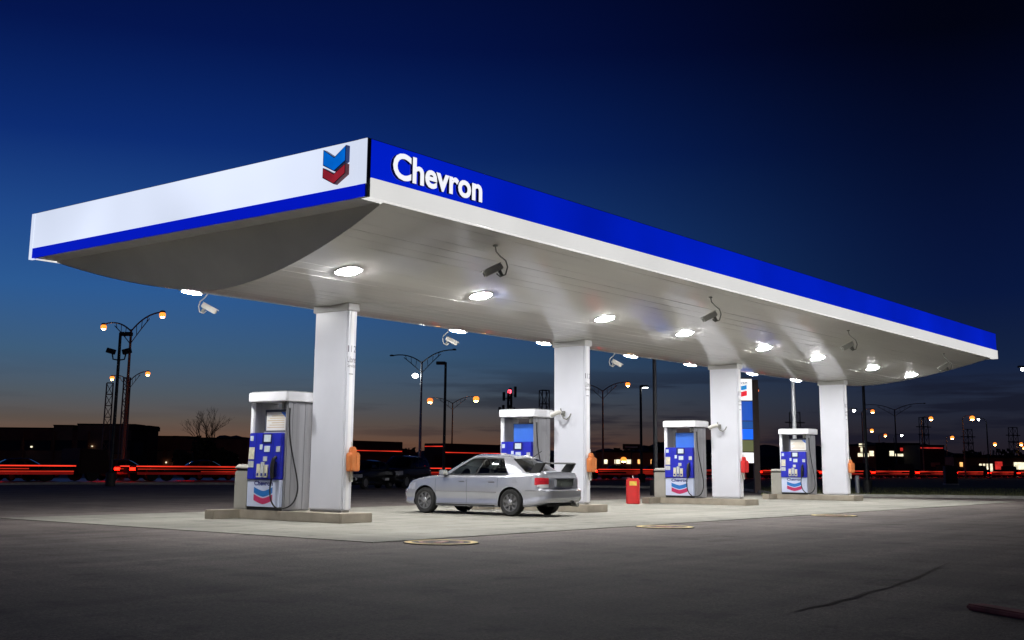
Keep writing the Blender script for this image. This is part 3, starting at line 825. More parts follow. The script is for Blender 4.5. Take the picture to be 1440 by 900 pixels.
def arch_cut(V, F, S):
    me = bpy.data.meshes.new('body'); me.from_pydata(V, [], F)
    bm = bmesh.new(); bm.from_mesh(me); bmesh.ops.remove_doubles(bm, verts=bm.verts[:], dist=1e-5); bmesh.ops.recalc_face_normals(bm, faces=bm.faces[:]); bm.to_mesh(me); bm.free()
    o = bpy.data.objects.new('body', me); C.objects.link(o)
    me.materials.append(M['underbody']); me.materials.append(M['underbody'])
    cut = MB()
    for wx in S['wheels']:
        for s in (-1, 1): cut.lathe([(S['arch'], s*.50), (S['arch'], s*1.2)], (wx, 0, S['rw']), 'y', 32)
    co = cut.build('cutter', 'underbody'); co.data.materials.append(M['underbody'])
    for p in co.data.polygons: p.material_index = 1
    md = o.modifiers.new('b', 'BOOLEAN'); md.operation = 'DIFFERENCE'; md.object = co; md.solver = 'EXACT'; md.material_mode = 'INDEX'
    bpy.context.view_layer.update()
    dg = bpy.context.evaluated_depsgraph_get()
    r = bpy.data.meshes.new_from_object(o.evaluated_get(dg))
    v = [x.co.copy() for x in r.vertices]; fs = [(tuple(p.vertices), p.material_index) for p in r.polygons]
    for q in (o, co): bpy.data.objects.remove(q)
    bpy.data.meshes.remove(r)
    return v, fs
def sub_build(V, faces, name, m, parent, smooth=35, push=0.):
    ids = sorted({i for f in faces for i in f}); mp = {q: n for n, q in enumerate(ids)}
    b = MB(); b.add([V[i] for i in ids], [tuple(mp[i] for i in f) for f in faces])
    return b.build(name, m, parent, smooth=smooth)
def cent(V, f):
    c = Vector((0, 0, 0))
    for i in f: c += Vector(V[i])
    return c/len(f)

def greenhouse(S):
    """half loop from front centre round to rear centre; rows from belt to roof edge; then the roof"""
    fb, ab, cb_, rb = S['g_base']; ft, at_, ct, rt = S['g_roof']      # each (x, y, z)
    nf, ns_, nr, nt_ = S.get('gn', (5, 30, 5, 9))
    def seg(a, b, t, bow):
        p = [a[k]+(b[k]-a[k])*t for k in range(3)]
        return p
    base = []; roof = []; tagl = []
    for i in range(nf+1):
        t = i/nf; tt = math.sin(t*PI/2)
        base.append((fb[0]+(ab[0]-fb[0])*(1-math.cos(t*PI/2)), ab[1]*tt, fb[2]+(ab[2]-fb[2])*t)); roof.append((ft[0]+(at_[0]-ft[0])*(1-math.cos(t*PI/2)), at_[1]*tt, ft[2]+(at_[2]-ft[2])*t*t)); tagl.append(('f', t))
    for i in range(1, ns_+1):
        t = i/ns_
        base.append((ab[0]+(cb_[0]-ab[0])*t, ab[1]+(cb_[1]-ab[1])*t+.035*math.sin(PI*t), ab[2]+(cb_[2]-ab[2])*t))
        xx = at_[0]+(ct[0]-at_[0])*t
        roof.append((xx, at_[1]+(ct[1]-at_[1])*t+.03*math.sin(PI*t), smooth_interp(S['rx'], S['rz'], xx))); tagl.append(('s', t))
    for i in range(1, nr+1):
        t = i/nr; tt = math.cos(t*PI/2)
        base.append((cb_[0]+(rb[0]-cb_[0])*math.sin(t*PI/2), cb_[1]*tt, cb_[2]+(rb[2]-cb_[2])*t)); roof.append((ct[0]+(rt[0]-ct[0])*math.sin(t*PI/2), ct[1]*tt, roof[nf+ns_][2]+(rt[2]-roof[nf+ns_][2])*t)); tagl.append(('r', t))
    V = []; F = []; K = []
    n = len(base)
    for j in range(nt_+1):
        t = j/nt_
        for i in range(n):
            b, r = Vector(base[i]), Vector(roof[i]); p = b.lerp(r, t)
            k = tagl[i][0]; u = tagl[i][1]
            bow = S.get('bow', .035)*math.sin(PI*t)
            if k == 's': p.y += bow
            elif k == 'f': p.x += bow*1.2*(1-u); p.z += bow*.6*(1-u); p.y += bow*u
            else: p.x -= bow*.5*u; p.z += bow*.5*u; p.y += bow*(1-u)
            V.append(tuple(p))
    for j in range(nt_):
        for i in range(n-1):
            F.append((j*n+i, j*n+i+1, (j+1)*n+i+1, (j+1)*n+i))
            ka, kb = tagl[i], tagl[i+1]
            K.append((kb[0], (ka[1] if ka[0] == kb[0] else 0)*.5+kb[1]*.5, (j+.5)/nt_))
    # mirror
    off = len(V); V += [(x, -y, z) for x, y, z in V]
    F2 = [tuple(i+off for i in f[::-1]) for f in F]; K2 = list(K)
    # roof skin
    RF = []; m = 8; ro = len(V)
    for i in range(n):
        x, y, z = V[nt_*n+i]
        for q in range(m+1):
            a = 1-2*q/m; cz = S.get('rcrown', .06)*(1-a*a)*min(1., y/.25)
            V.append((x, y*a, z+cz))
    for i in range(n-1):
        for q in range(m): RF.append((ro+i*(m+1)+q, ro+i*(m+1)+q+1, ro+(i+1)*(m+1)+q+1, ro+(i+1)*(m+1)+q))
    return V, F, K, F2, K2, RF

def wheel(S, parent, x, s, rim='steel_rim', detail=True):
    r, wd = S['rw'], S.get('tw', .2); yo = S['track']/2
    yc = s*yo; e = s*wd/2
    prof = [(r*.62, -e*.8), (r*.70, -e), (r*.90, -e*1.03), (r*.97, -e*.85), (r, -e*.55), (r, e*.55), (r*.97, e*.85), (r*.90, e*1.03), (r*.70, e), (r*.655, e*.93), (r*.64, e*.35)]
    n = 32 if detail else 12
    w = MB().lathe(prof, (x, yc, r), 'y', n).build('wheel', 'tyre', parent, smooth=40)
    o = yc+s*(wd/2-.03)
    q = MB().lathe([(r*.64, -s*.03), (r*.652, s*.026), (r*.60, s*.022), (r*.565, -s*.02)], (x, o, r), 'y', n)
    if detail:
        for k in range(8):
            a = k*PI/4+.2; cx, cz = math.cos(a), math.sin(a)
            q.obox((x+cx*r*.38, o+s*.004, r+cz*r*.38), (cx*r*.23, 0, cz*r*.23), (0, .014, 0), (-cz*r*.085, 0, cx*r*.085))
    q.build('rim', rim, w, smooth=30)
    if detail:
        MB().lathe([(r*.22, 0), (r*.22, s*.02), (r*.15, s*.034), (.001, s*.036)], (x, o+s*.008, r), 'y', 16).build('hub_cap', 'hub_metal', w, smooth=40)
    return w

def ribbon(pts, wd, n_out, name, m, parent):
    """thin seam following points; wd half width along x or z"""
    vs = []; fs = []
    for i, p in enumerate(pts):
        p = Vector(p)+Vector(n_out)*.0025
        a = Vector(pts[min(i+1, len(pts)-1)])-Vector(pts[max(i-1, 0)]); b = a.cross(Vector(n_out)).normalized()*wd
        vs += [p-b, p+b]
        if i: fs.append((2*i-2, 2*i, 2*i+1, 2*i-1))
    return MB().add(vs, fs).build(name, m, parent)

def make_car(S, name, paint, label, group=None, full=True):
    t = empty(name, (0, 0, 0), 0, label, S.get('cat', 'car'), group)
    V, F = car_body_mesh(S, S['step'], S['nside'])
    V, FM = arch_cut(V, F, S)
    reg = {}
    doorz = (S['doorz0'], S['doorz1'])
    for f, mi in FM:
        c = cent(V, f)
        if mi == 1: k = 'wheel_well%d%d' % (c.x > 0, c.y > 0)
        else:
            k = 'body'
            s = '_l' if c.y > 0 else '_r'
            if full:
                for nm, (x0, x1, y0, z0, z1) in S['patch'].items():
                    if x0 < c.x < x1 and abs(c.y) > y0 and z0 < c.z < z1 and not (k != 'body'): k = nm+s
                if k == 'body':
                    if abs(c.y) > .62 and doorz[0] < c.z < doorz[1]:
                        for di, (d0, d1) in enumerate(S['doors']):
                            if d0 < c.x < d1: k = 'door%d' % di+s
                    if k == 'body' and c.x < S['xr']+.55 and c.z < S['rbz']: k = 'rear_bumper'
                    elif k == 'body' and c.x > S['xf']-.6 and c.z < S['fbz']: k = 'front_bumper'
                    elif k == 'body' and c.x > S['hoodx'] and abs(c.y) < .66 and c.z > S['fbz']: k = 'bonnet'
                    elif k == 'body' and c.x < S['bootx'] and abs(c.y) < .60: k = 'boot_lid'
        reg.setdefault(k, []).append(f)
    objs = {}
    for k, fs in reg.items():
        base = k[:-2] if k[-2:] in ('_l', '_r') else k
        m = 'underbody' if k.startswith('wheel_well') else paint
        if k.startswith('wheel_well'): base = 'wheel_well'
        if base.startswith('door'): base = 'door'
        if base in S['patchmat']: m = S['patchmat'][base]
        objs[k] = sub_build(V, fs, base, m, t)
    # greenhouse
    GV, GF, K, GF2, K2, RF = greenhouse(S)
    parts = {}
    for fl, kl, sd in ((GF, K, '_l'), (GF2, K2, '_r')):
        for f, (k, u, tt) in zip(fl, kl):
            nm = 'cabin'
            if k == 's':
                for wi, (u0, u1, t0, t1) in enumerate(S['swin']):
                    if u0 < u < u1 and t0 < tt < t1: nm = 'side_window%d' % wi+sd
                if nm == 'cabin' and S['swin'][0][0] < u < S['swin'][-1][1] and .0 < tt < S['swin'][0][3]+.04: nm = 'window_trim'+sd
            elif k == 'f' and u < .90 and .03 < tt < .93: nm = 'windscreen'
            elif k == 'r' and u > S.get('rwin', .16) and .06 < tt < .92: nm = 'rear_window'
            parts.setdefault(nm, []).append(f)
    parts['cabin'] += RF
    for nm, fs in parts.items():
        base = 'side_window' if nm.startswith('side') else nm
        if nm == 'cabin': sub_build(GV, fs, 'cabin', paint, t, 60)
        elif nm.startswith('window_trim'): sub_build(GV, fs, 'window_trim', 'rubber', t, 60)
        else: sub_build(GV, fs, base, S['glass'], t, 80)
    for x in S['wheels']:
        for s in (1, -1): wheel(S, t, x, s, S.get('rim', 'steel_rim'), full)
    return t, V, objs

SEDAN = dict(cat='car', xr=-2.34, xf=2.17, step=.045, nside=15, wheels=(1.3, -1.3), rw=.315, tw=.21, arch=.365, track=1.49,
    wx=[-2.34, -2.31, -2.22, -2.05, -1.75, -1.2, -.4, .6, 1.2, 1.6, 1.9, 2.05, 2.13, 2.17], wy=[.62, .70, .765, .81, .835, .85, .85, .85, .848, .835, .78, .70, .60, .47],
    tx=[-2.34, -2.15, -1.75, -1.3, -.4, .5, .95, 1.3, 1.65, 1.95, 2.1, 2.17], tz=[1.005, 1.015, .99, .955, .935, .925, .92, .885, .82, .735, .675, .63],
    bx=[-2.34, -2.0, -1.7, -1.3, 0, 1.3, 1.75, 2.17], bz=[.33, .26, .22, .20, .19, .19, .21, .23],
    rbz=.62, fbz=.56, rset=.10, fset=.05, doorz0=.27, doorz1=.90, doors=((.0, .97), (-.92, -.0)), hoodx=.95, bootx=-1.72,
    patch=dict(tail_light=(-2.5, -1.97, .46, .745, .885), reverse_lamp=(-2.5, -2.02, .46, .68, .745), headlight=(1.62, 2.2, .42, .58, .74)), patchmat=dict(tail_light='tail_red', reverse_lamp='lamp_clear', headlight='lamp_smoke'),
    g_base=((1.02, 0, .955), (.80, .735, .915), (-1.60, .70, .985), (-1.88, 0, 1.03)),
    g_roof=((.10, 0, 1.41), (-.02, .535, 1.375), (-1.10, .53, 1.355), (-1.21, 0, 1.375)),
    rx=[-1.10, -.75, -.45, -.2, -.02], rz=[1.355, 1.390, 1.404, 1.398, 1.372], rcrown=.055,
    swin=((.045, .405, .07, .87), (.43, .815, .07, .87)), gn=(6, 44, 6, 14), glass='car_glass', rwin=.16)
car, CV, CO = make_car(SEDAN, 'silver_sedan', 'silver_paint', 'silver sedan with black rear wing and black steel wheels parked at the second pump')
def side_y(V, x, z):                       # half width of the body near (x, z)
    best = None
    for p in V:
        if p.y > .5:
            dd = (p.x-x)**2+(p.z-z)**2
            if best is None or dd < best[0]: best = (dd, p.y)
    return best[1]
for s in (1, -1):
    for x0 in (.0, .97, -.92):
        zs = [.28+i*(.90-.28)/10 for i in range(11)]
        if x0 == -.92: zs = [.66+i*(.90-.66)/6 for i in range(7)]
        ribbon([(x0, s*side_y(CV, x0, z), z) for z in zs], .006, (0, s, 0), 'door_seam', 'seam', car)
    xsx = [-.9+i*(.95+.9)/12 for i in range(13)]
    ribbon([(x, s*side_y(CV, x, .275), .275) for x in xsx], .005, (0, s, 0), 'sill_seam', 'seam', car)
    ribbon([(x, s*side_y(CV, x, .545), .545) for x in xsx], .004, (0, s, 0), 'door_crease', 'chrome', car)
    for x, key in ((.16, 'door0'), (-.74, 'door1')):
        y = side_y(CV, x, .80); dr = CO.get(key+('_l' if s > 0 else '_r'))
        MB().box(x-.10, x+.10, s*(y-.01) if s > 0 else s*(y+.025), s*(y+.025) if s > 0 else s*(y-.01), .785, .815).build('door_handle', 'silver_paint', dr, bevel=.008, smooth=40)
        MB().box(x-.085, x+.085, s*(y-.001) if s > 0 else s*(y+.004), s*(y+.004) if s > 0 else s*(y-.001), .765, .783).build('handle_recess', 'seam', dr)
    y = .80
    m_ = MB().prism([(.60, .93), (.78, .94), (.76, 1.06), (.64, 1.06)], lambda a, c, d: (a, d*s, c), .80, .97).build('door_mirror', 'silver_paint', car, bevel=.02, smooth=45)
    MB().box(.63, .72, min(s*.72, s*.80), max(s*.72, s*.80), .93, .955).build('mirror_arm', 'rubber', m_)
    MB().prism([(.61, .945), (.765, .955), (.745, 1.045), (.65, 1.045)], lambda a, c, d: (a-.022, d*s, c), .82, .955).build('mirror_glass', 'cam_dark', m_)
# rear: wing, plate recess, exhaust, lamps
wg = MB()
for s in (1, -1):
    wg.prism([(-1.72, 1.00), (-2.02, 1.015), (-2.17, 1.24), (-1.93, 1.24)], lambda a, c, d: (a, d*s, c), .62, .70)
wo = wg.build('rear_wing', 'wing_black', car, bevel=.01)
MB().prism([(-2.19, 1.225), (-2.17, 1.255), (-1.95, 1.232), (-1.93, 1.215)], lambda a, c, d: (a, d, c), -.62, .62).build('wing_blade', 'wing_black', wo)
MB().box(-2.285, -2.235, -.36, .36, .70, .86).build('plate_recess', 'plate_dark', car, bevel=.01)
MB().box(-2.296, -2.284, -.17, .17, .715, .80).build('number_plate', 'plate_dark', car)
MB().box(-2.30, -2.24, -.40, .40, .862, .885).build('boot_strip', 'chrome', car, bevel=.008)
MB().box(-2.30, -2.24, -.385, -.362, .69, .861).build('plate_frame', 'silver_paint', car); MB().box(-2.30, -2.24, .362, .385, .69, .861).build('plate_frame', 'silver_paint', car)
MB().tube([(-2.20, -.45, .27), (-2.37, -.45, .27)], .05, 12).build('exhaust_tip', 'cam_dark', car, smooth=50)
MB().tube([(-1.35, .0, 1.36), (-1.62, 0, 1.52)], .008, 5).build('aerial', 'rubber', car)
y = side_y(CV, -1.42, .80); MB().lathe([(.075, -.004), (.075, .004)], (-1.42, 0, .80), 'y', 16).build('fuel_flap', 'silver_paint', car).location = (0, y, 0)
for s in (1, -1):
    ribbon([(x, s*side_y(CV, x, .235), .235) for x in [-.85+i*.15 for i in range(13)]], .018, (0, s, 0), 'sill_skirt', 'rubber', car)
    ribbon([(x, s*side_y(CV, x, .60), .60) for x in (-2.0, -1.9, -1.8, -1.72)], .005, (0, s, 0), 'bumper_seam', 'seam', car)
MB().box(-2.2, 2.0, -.60, .60, .24, .30).build('floor_pan', 'underbody', car)
# interior: seats, dashboard, steering wheel
for s in (1, -1):
    b = MB().box(-.05, .45, s*.37-.24, s*.37+.24, .42, .60); b.prism([(.02, .55), (.15, .55), (-.12, 1.12), (-.22, 1.12)], lambda a, c, d: (a, d, c), s*.37-.24, s*.37+.24)
    so = b.build('front_seat', 'seat_cloth', car, bevel=.04); MB().box(-.27, -.17, s*.37-.12, s*.37+.12, 1.14, 1.30).build('headrest', 'seat_cloth', so, bevel=.03)
b = MB().box(-1.0, -.6, -.62, .62, .42, .62); b.prism([(-.95, .55), (-.8, .55), (-1.15, 1.08), (-1.28, 1.08)], lambda a, c, d: (a, d, c), -.62, .62); b.build('rear_seat', 'seat_cloth', car, bevel=.04)
MB().box(.55, .95, -.68, .68, .70, .93).build('dashboard', 'seat_cloth', car, bevel=.04)
MB().lathe([(.17, -.015), (.185, 0), (.17, .015)], (0, 0, 0), 'x', 20).build('steering_wheel', 'rubber', car).matrix_local = Matrix.Translation((.42, .37, .93)) @ Matrix.Rotation(R(-25), 4, 'Y')
MB().box(-1.75, -1.15, -.62, .62, .965, .985).build('parcel_shelf', 'seat_cloth', car)
car.location = (23.66, 19.31, .008); car.rotation_euler = (0, 0, R(92.6)); car.scale = (1.03,)*3

# two dark vehicles parked beyond the canopy, facing the camera
SUV = dict(SEDAN); SUV.update(cat='car', xr=-2.2, xf=2.25, step=.06, nside=12, wheels=(1.35, -1.3), rw=.36, arch=.41, track=1.56,
    wx=[-2.2, -2.15, -2.0, -1.5, 0, 1.2, 1.7, 2.0, 2.18, 2.25], wy=[.75, .82, .87, .90, .91, .90, .88, .82, .72, .60],
    tx=[-2.2, -1.5, 0, .95, 1.5, 2.0, 2.2, 2.25], tz=[1.08, 1.08, 1.06, 1.06, 1.03, .97, .90, .84], bx=[-2.2, -1.8, 0, 1.8, 2.25], bz=[.38, .30, .26, .28, .34],
    rbz=.72, fbz=.62, doors=((.0, 1.0), (-.95, 0.)), doorz0=.34, doorz1=1.02, hoodx=.98, bootx=-1.9,
    patch=dict(tail_light=(-2.5, -2.05, .62, .80, 1.02), headlight=(1.85, 2.4, .50, .70, .90)),
    g_base=((1.1, 0, 1.08), (.85, .80, 1.05), (-1.9, .80, 1.09), (-2.12, 0, 1.10)), g_roof=((.25, 0, 1.66), (.1, .62, 1.62), (-1.75, .62, 1.60), (-1.9, 0, 1.62)),
    rx=[-1.75, -1., -.3, .1], rz=[1.60, 1.65, 1.66, 1.62], swin=((.05, .36, .08, .84), (.39, .66, .08, .84), (.70, .92, .1, .8)), glass='dark_glass', gn=(5, 30, 5, 9), rim='hub_metal')
def dress_front(t, S, zg, w_, grille_m):
    x = S['xf']
    MB().box(x-.10, x+.015, -w_, w_, zg-.10, zg+.07).build('grille', 'cabinet_dark', t, bevel=.01)
    for q in range(3): MB().box(x-.08, x+.03, -w_, w_, zg-.075+q*.055, zg-.055+q*.055).build('grille_bar', grille_m, t)
    MB().box(x-.03, x+.035, -.26, .26, .42, .54).build('number_plate', 'plate_white', t)
    for s in (1, -1):
        MB().lathe([(.075, -.02), (.085, .03), (.06, .05)], (x-.16, s*.66, .50), 'x', 12).build('fog_lamp', 'lamp_clear', t, smooth=40)
        MB().prism([(.62, 1.06), (.82, 1.07), (.80, 1.22), (.66, 1.22)], lambda a, c, d: (a, d*s, c), .88, 1.08).build('door_mirror', 'lamp_clear' if s < 0 else 'black_paint', t, bevel=.02)
suv, _, _ = make_car(SUV, 'parked_suv', 'black_paint', 'black SUV with chrome grille parked beyond the silver car, facing the camera')
dress_front(suv, SUV, .80, .46, 'chrome')
for s in (1, -1): MB().tube([(-1.6, s*.58, 1.64), (-1.5, s*.58, 1.70), (-.2, s*.58, 1.73), (-.05, s*.58, 1.68)], .018, 6).build('roof_rail', 'chrome', suv)
SED2 = dict(SEDAN); SED2.update(step=.06, nside=12, glass='dark_glass', gn=(5, 30, 5, 9), rim='hub_metal')
sd2, _, _ = make_car(SED2, 'parked_sedan', 'black_paint', 'dark sedan parked beside the black SUV, half hidden behind the first column')
dress_front(sd2, SED2, .56, .40, 'chrome')
def face_cam(o, u, d, extra):
    p = G(u, d, -.004); o.location = p; o.rotation_euler = (0, 0, math.atan2(-p.y, -p.x)+extra)
face_cam(suv, 566, 64.5, R(-24)); face_cam(sd2, 513, 62, R(-30))

# ------------------------------------------------------------------ beyond the forecourt: verge, road, hills
RZ = YAW-PI/2                         # local x = to the right in the photo, local y = away
def road_pt(t, off=0.):
    p = G(-140, 66).lerp(G(1640, 330), t); d = (G(1640, 330)-G(-140, 66)).normalized(); nrm = Vector((-d.y, d.x, 0))
    return p+nrm*off
RD = (G(1640, 330)-G(-140, 66)).normalized(); RLEN = (G(1640, 330)-G(-140, 66)).length
RA = math.atan2(RD.y, RD.x)
def rsheet(name, o0, o1, z, m, t0=-.6, t1=1.8):
    a, b, c, d = road_pt(t0, o0), road_pt(t1, o0), road_pt(t1, o1), road_pt(t0, o1)
    return struct(name, MB().add([(p.x, p.y, z) for p in (a, b, c, d)], [(0, 1, 2, 3)]), m)
rsheet('road', -1.5, 16.2, -.012, 'old_asphalt', -.3, 1.5)
sheet('verge', [tuple(G(1030, 70.2).xy), tuple(G(1095, 54).xy), tuple(G(1500, 53).xy), tuple(G(2000, 60).xy), tuple(road_pt(.8, -2.2).xy), tuple(road_pt(.283, -2.2).xy)], -.010, 'grass')
def strip_wall(name, pts, w_, z0, z1, m):
    b = MB()
    for p, q in zip(pts[:-1], pts[1:]):
        d = (q-p).normalized(); n = Vector((-d.y, d.x, 0))*w_
        b.add([(p.x, p.y, z0), (q.x, q.y, z0), (q.x+n.x, q.y+n.y, z0), (p.x+n.x, p.y+n.y, z0), (p.x, p.y, z1), (q.x, q.y, z1), (q.x+n.x, q.y+n.y, z1), (p.x+n.x, p.y+n.y, z1)],
              [(0, 3, 2, 1), (4, 5, 6, 7), (0, 1, 5, 4), (1, 2, 6, 5), (2, 3, 7, 6), (3, 0, 4, 7)])
    return struct(name, b, m)
strip_wall('kerb', [G(2000, 58), G(1500, 52.6), G(1098, 53.6), G(1034, 70)], .15, -.02, .12, 'curb')
strip_wall('kerb', [G(1020, 71), G(500, 73), G(100, 67), G(-200, 56)], .15, -.02, .11, 'curb')
rng = random.Random(5); b = MB()
for i in range(9000):
    u = rng.uniform(1070, 1560); dd = 54.5+rng.random()**1.6*26
    p = G(u, dd); h = rng.uniform(.05, .15); a = rng.uniform(0, PI); dx, dy = math.cos(a)*.02, math.sin(a)*.02
    lx, ly = rng.uniform(-.05, .05), rng.uniform(-.05, .05)
    b.add([(p.x-dx, p.y-dy, -.01), (p.x+dx, p.y+dy, -.01), (p.x+lx, p.y+ly, h)], [(0, 1, 2)])
tag(b.build('grass', 'grass'), kind='stuff')
# far ridge with tree-ragged top
rng = random.Random(21); b = MB(); n = 420; vs = []; fs = []
for i in range(n+1):
    u = -900+3400*i/n; t = i/n
    base = 18 if u < 950 else 18-(u-950)*.012
    hgt = max(7, base+5*math.sin(u*.0061+.6)+2.5*math.sin(u*.021)+rng.uniform(-1.2, 1.2)+1.3*math.sin(u*.083))
    for dd, hh in ((820, -1), (860, hgt*.5), (930, hgt), (1100, hgt*.7), (1200, -1)):
        p = G(u, dd); vs.append((p.x, p.y, hh))
    if i:
        for k in range(4):
            a = 5*(i-1)+k; c = 5*i+k; fs.append((a, c, c+1, a+1))
struct('hills', b.add(vs, fs), 'hill')

# guard rail added behind the traffic to catch the red tail light
gr = empty('added_guard_rail', road_pt(0, 17), RA, 'metal guard rail added along the far side of the road to catch red tail light', 'guard rail')
prof = [(0, .46), (-.05, .52), (-.05, .57), (0, .63), (-.05, .69), (-.05, .74), (0, .80), (.012, .80), (.012, .46)]
MB().prism(prof, lambda a, c, d: (d, a, c), -10, RLEN*.8).build('rail_beam', 'rail_metal', gr)
pm = None
for i in range(64):
    if pm is None:
        pm = MB().box(-.06, .06, .013, .15, -.1, .82).build('rail_post', 'rail_metal', gr); o = pm
    else: o = pm.copy(); C.objects.link(o)
    o.location = (i*4.2, 0, 0)

# traffic queue on the road: dark cars with lit tail lights, in place of red light trails
TC = dict(SEDAN); TC.update(step=.28, nside=5, gn=(2, 10, 2, 4), glass='dark_glass', swin=((.0, .45, .0, .8), (.5, .85, .0, .8)))
def traffic_car(headlights):
    t, _, _ = make_car(TC, 'traffic_car', 'dark_paint', None, None, False)
    m = 'tail_road'
    if not headlights:
        for s in (1, -1):
            MB().add([(-2.27, s*.30, .72), (-2.30, s*.60, .72), (-2.12, s*.83, .72), (-1.72, s*.855, .76), (-2.24, s*.30, .86), (-2.26, s*.60, .87), (-2.10, s*.82, .87), (-1.72, s*.853, .85)],
                     [(0, 1, 5, 4), (1, 2, 6, 5), (2, 3, 7, 6)]).build('tail_light', m, t)
        MB().box(-2.268, -2.25, -.29, .29, .82, .85).build('brake_lamp', m, t)
    else:
        for s in (1, -1): MB().box(2.08, 2.19, s*.62-.14, s*.62+.14, .60, .74).build('headlight', 'head_glow', t)
    return t
emit('tail_road', (1.0, .006, .002), 14)
emit('trail_strip', (1.0, .045, .02), .95, var=.5, nscale=.35)  # glowing strips on the lorries and trucks, imitating red light trails
emit('trail_strip_dim', (.62, .03, .012), .6, var=.6, nscale=.3)
emit('trail_glow_red', (.36, .010, .007), .25, base=(.3, .02, .015), var=.75, nscale=.22)  # glowing side boards that thicken the imitated light trail
tq = traffic_car(False); first = True; rng = random.Random(9); k = 0
for lane, off, sp in (('middle', 5.6, 6.6),):
    s = 2.0+2.0*rng.random()
    while s < RLEN*.70:
        if True:
            o = tq if first else copy_tree(tq); first = False
            p = road_pt(s/RLEN, off+rng.uniform(-.25, .25)); o.location = (p.x, p.y, -.012); o.rotation_euler = (0, 0, RA+rng.uniform(-.02, .02))
            tag(o, 'dark car with red tail lights in the lane behind the flatbed lorries', group='cars queueing on the road with tail lights lit')
        s += sp+rng.uniform(-.5, .9)
# added flatbed lorries nose to tail; glowing red side strips stand in for light trails
def flatbed():
    t = empty('light_trail_lorry', (0, 0, 0), 0, None, 'lorry', 'lorries added in the near lane to stand in for light trails')
    MB().box(-8.2, 5.2, -1.22, 1.22, .92, 1.06).build('deck', 'dark_paint', t, bevel=.02)
    MB().prism([(5.4, .5), (7.6, .5), (7.6, 1.2), (7.3, 2.0), (5.4, 2.1)], lambda a, c, d: (a, d, c), -1.15, 1.15).build('cab', 'dark_paint', t, bevel=.08)
    MB().box(-8, 6.5, -.45, .45, .55, .91).build('chassis', 'underbody', t)
    for q in (1, -1):
        MB().box(-8.15, 5.1, q*1.235-.013, q*1.235+.013, .95, 1.02).build('side_trail_strip', 'trail_strip', t)
        MB().box(-8.0, 2.0, q*1.21-.013, q*1.21+.013, .78, .83).build('side_trail_strip', 'trail_strip_dim', t)
        MB().box(-3.0, 5.0, q*1.19-.013, q*1.19+.013, .62, .68).build('side_trail_strip', 'trail_strip_dim', t)
        MB().box(-8.0, 5.0, q*1.17-.013, q*1.17+.013, .45, .60).build('trail_glow_board', 'trail_glow_red', t)  # glows though no lamp, added to widen the red trail band
        MB().box(-8.23, -8.201, q*.9-.3, q*.9+.3, .72, .90).build('tail_light', 'tail_road', t)
        for x in (-6.8, -5.6, 3.2, 6.4): MB().lathe([(.28, -.14), (.46, -.14), (.48, 0), (.46, .14), (.28, .14)], (x, q*.98, .48), 'y', 12).build('wheel', 'tyre', t)
    MB().box(-8.23, -8.201, -.55, .55, .95, 1.02).build('side_trail_strip', 'trail_strip', t)
    return t
fb_ = flatbed(); places = ['first from the left edge', 'second from the left edge', 'third from the left edge', 'fourth from the left edge', 'fifth from the left edge', 'left of the third pump', 'behind the third pump', 'right of the price sign', 'right of the fourth column', 'second right of the fourth column', 'third right of the fourth column', 'fourth right of the fourth column', 'near the right edge']
s = 6.0; k = 0
while s < RLEN*.72 and k < len(places):
    if True:
        o = fb_ if k == 0 else copy_tree(fb_)
        p = road_pt(s/RLEN, 2.0); o.location = (p.x, p.y, -.012); o.rotation_euler = (0, 0, RA)
        o['label'] = 'added flatbed lorry, red strip standing in for light trails, ' + places[k]; k += 1
    s += 17.6
# added box trucks; their glowing red strips stand in for the upper light trail
def truck():
    t = empty('light_trail_truck', (0, 0, 0), 0, None, 'truck', 'box trucks added for the upper red light trail')
    MB().box(-5, 3.4, -1.2, 1.2, .95, 3.2).build('cargo_box', 'dark_paint', t, bevel=.04)
    MB().prism([(3.5, .5), (5.4, .5), (5.4, 1.5), (5.1, 2.5), (3.5, 2.6)], lambda a, c, d: (a, d, c), -1.15, 1.15).build('cab', 'dark_paint', t, bevel=.06)
    MB().box(-4.8, 3.5, -.5, .5, .55, .94).build('chassis', 'underbody', t)
    for s in (1, -1):
        MB().box(-4.9, 3.3, s*1.215-.012, s*1.215+.012, 2.36, 2.42).build('high_trail_strip', 'trail_strip', t)
        MB().box(-5.03, -5.001, s*.95-.2, s*.95+.2, 1.0, 1.2).build('tail_light', 'tail_road', t)
        for x in (-3.6, -2.5, 4.4): MB().lathe([(.3, -.14), (.48, -.14), (.5, 0), (.48, .14), (.3, .14)], (x, s*.98, .5), 'y', 12).build('wheel', 'tyre', t)
    MB().box(-5.03, -5.001, -1.1, 1.1, 2.9, 2.96).build('high_trail_strip', 'trail_strip', t)
    return t
tr = truck()
for i, (u, lb) in enumerate(((520, 'seen between the first column and the silver car'), (668, 'seen above the roof of the silver car'))):
    o = tr if i == 0 else copy_tree(tr)
    t_ = (u+140)/1780; 
    # nearest spot on the near lane for this column
    best = min((abs((lambda p: 720+FPX*(p.dot(RT))/(p.dot(FW)))(road_pt(q/400, 5.8))-u), q/400) for q in range(401))[1]
    p = road_pt(best, 5.8); o.location = (p.x, p.y, -.012); o.rotation_euler = (0, 0, RA)
    o['label'] = 'added truck with red light-trail strip, ' + lb

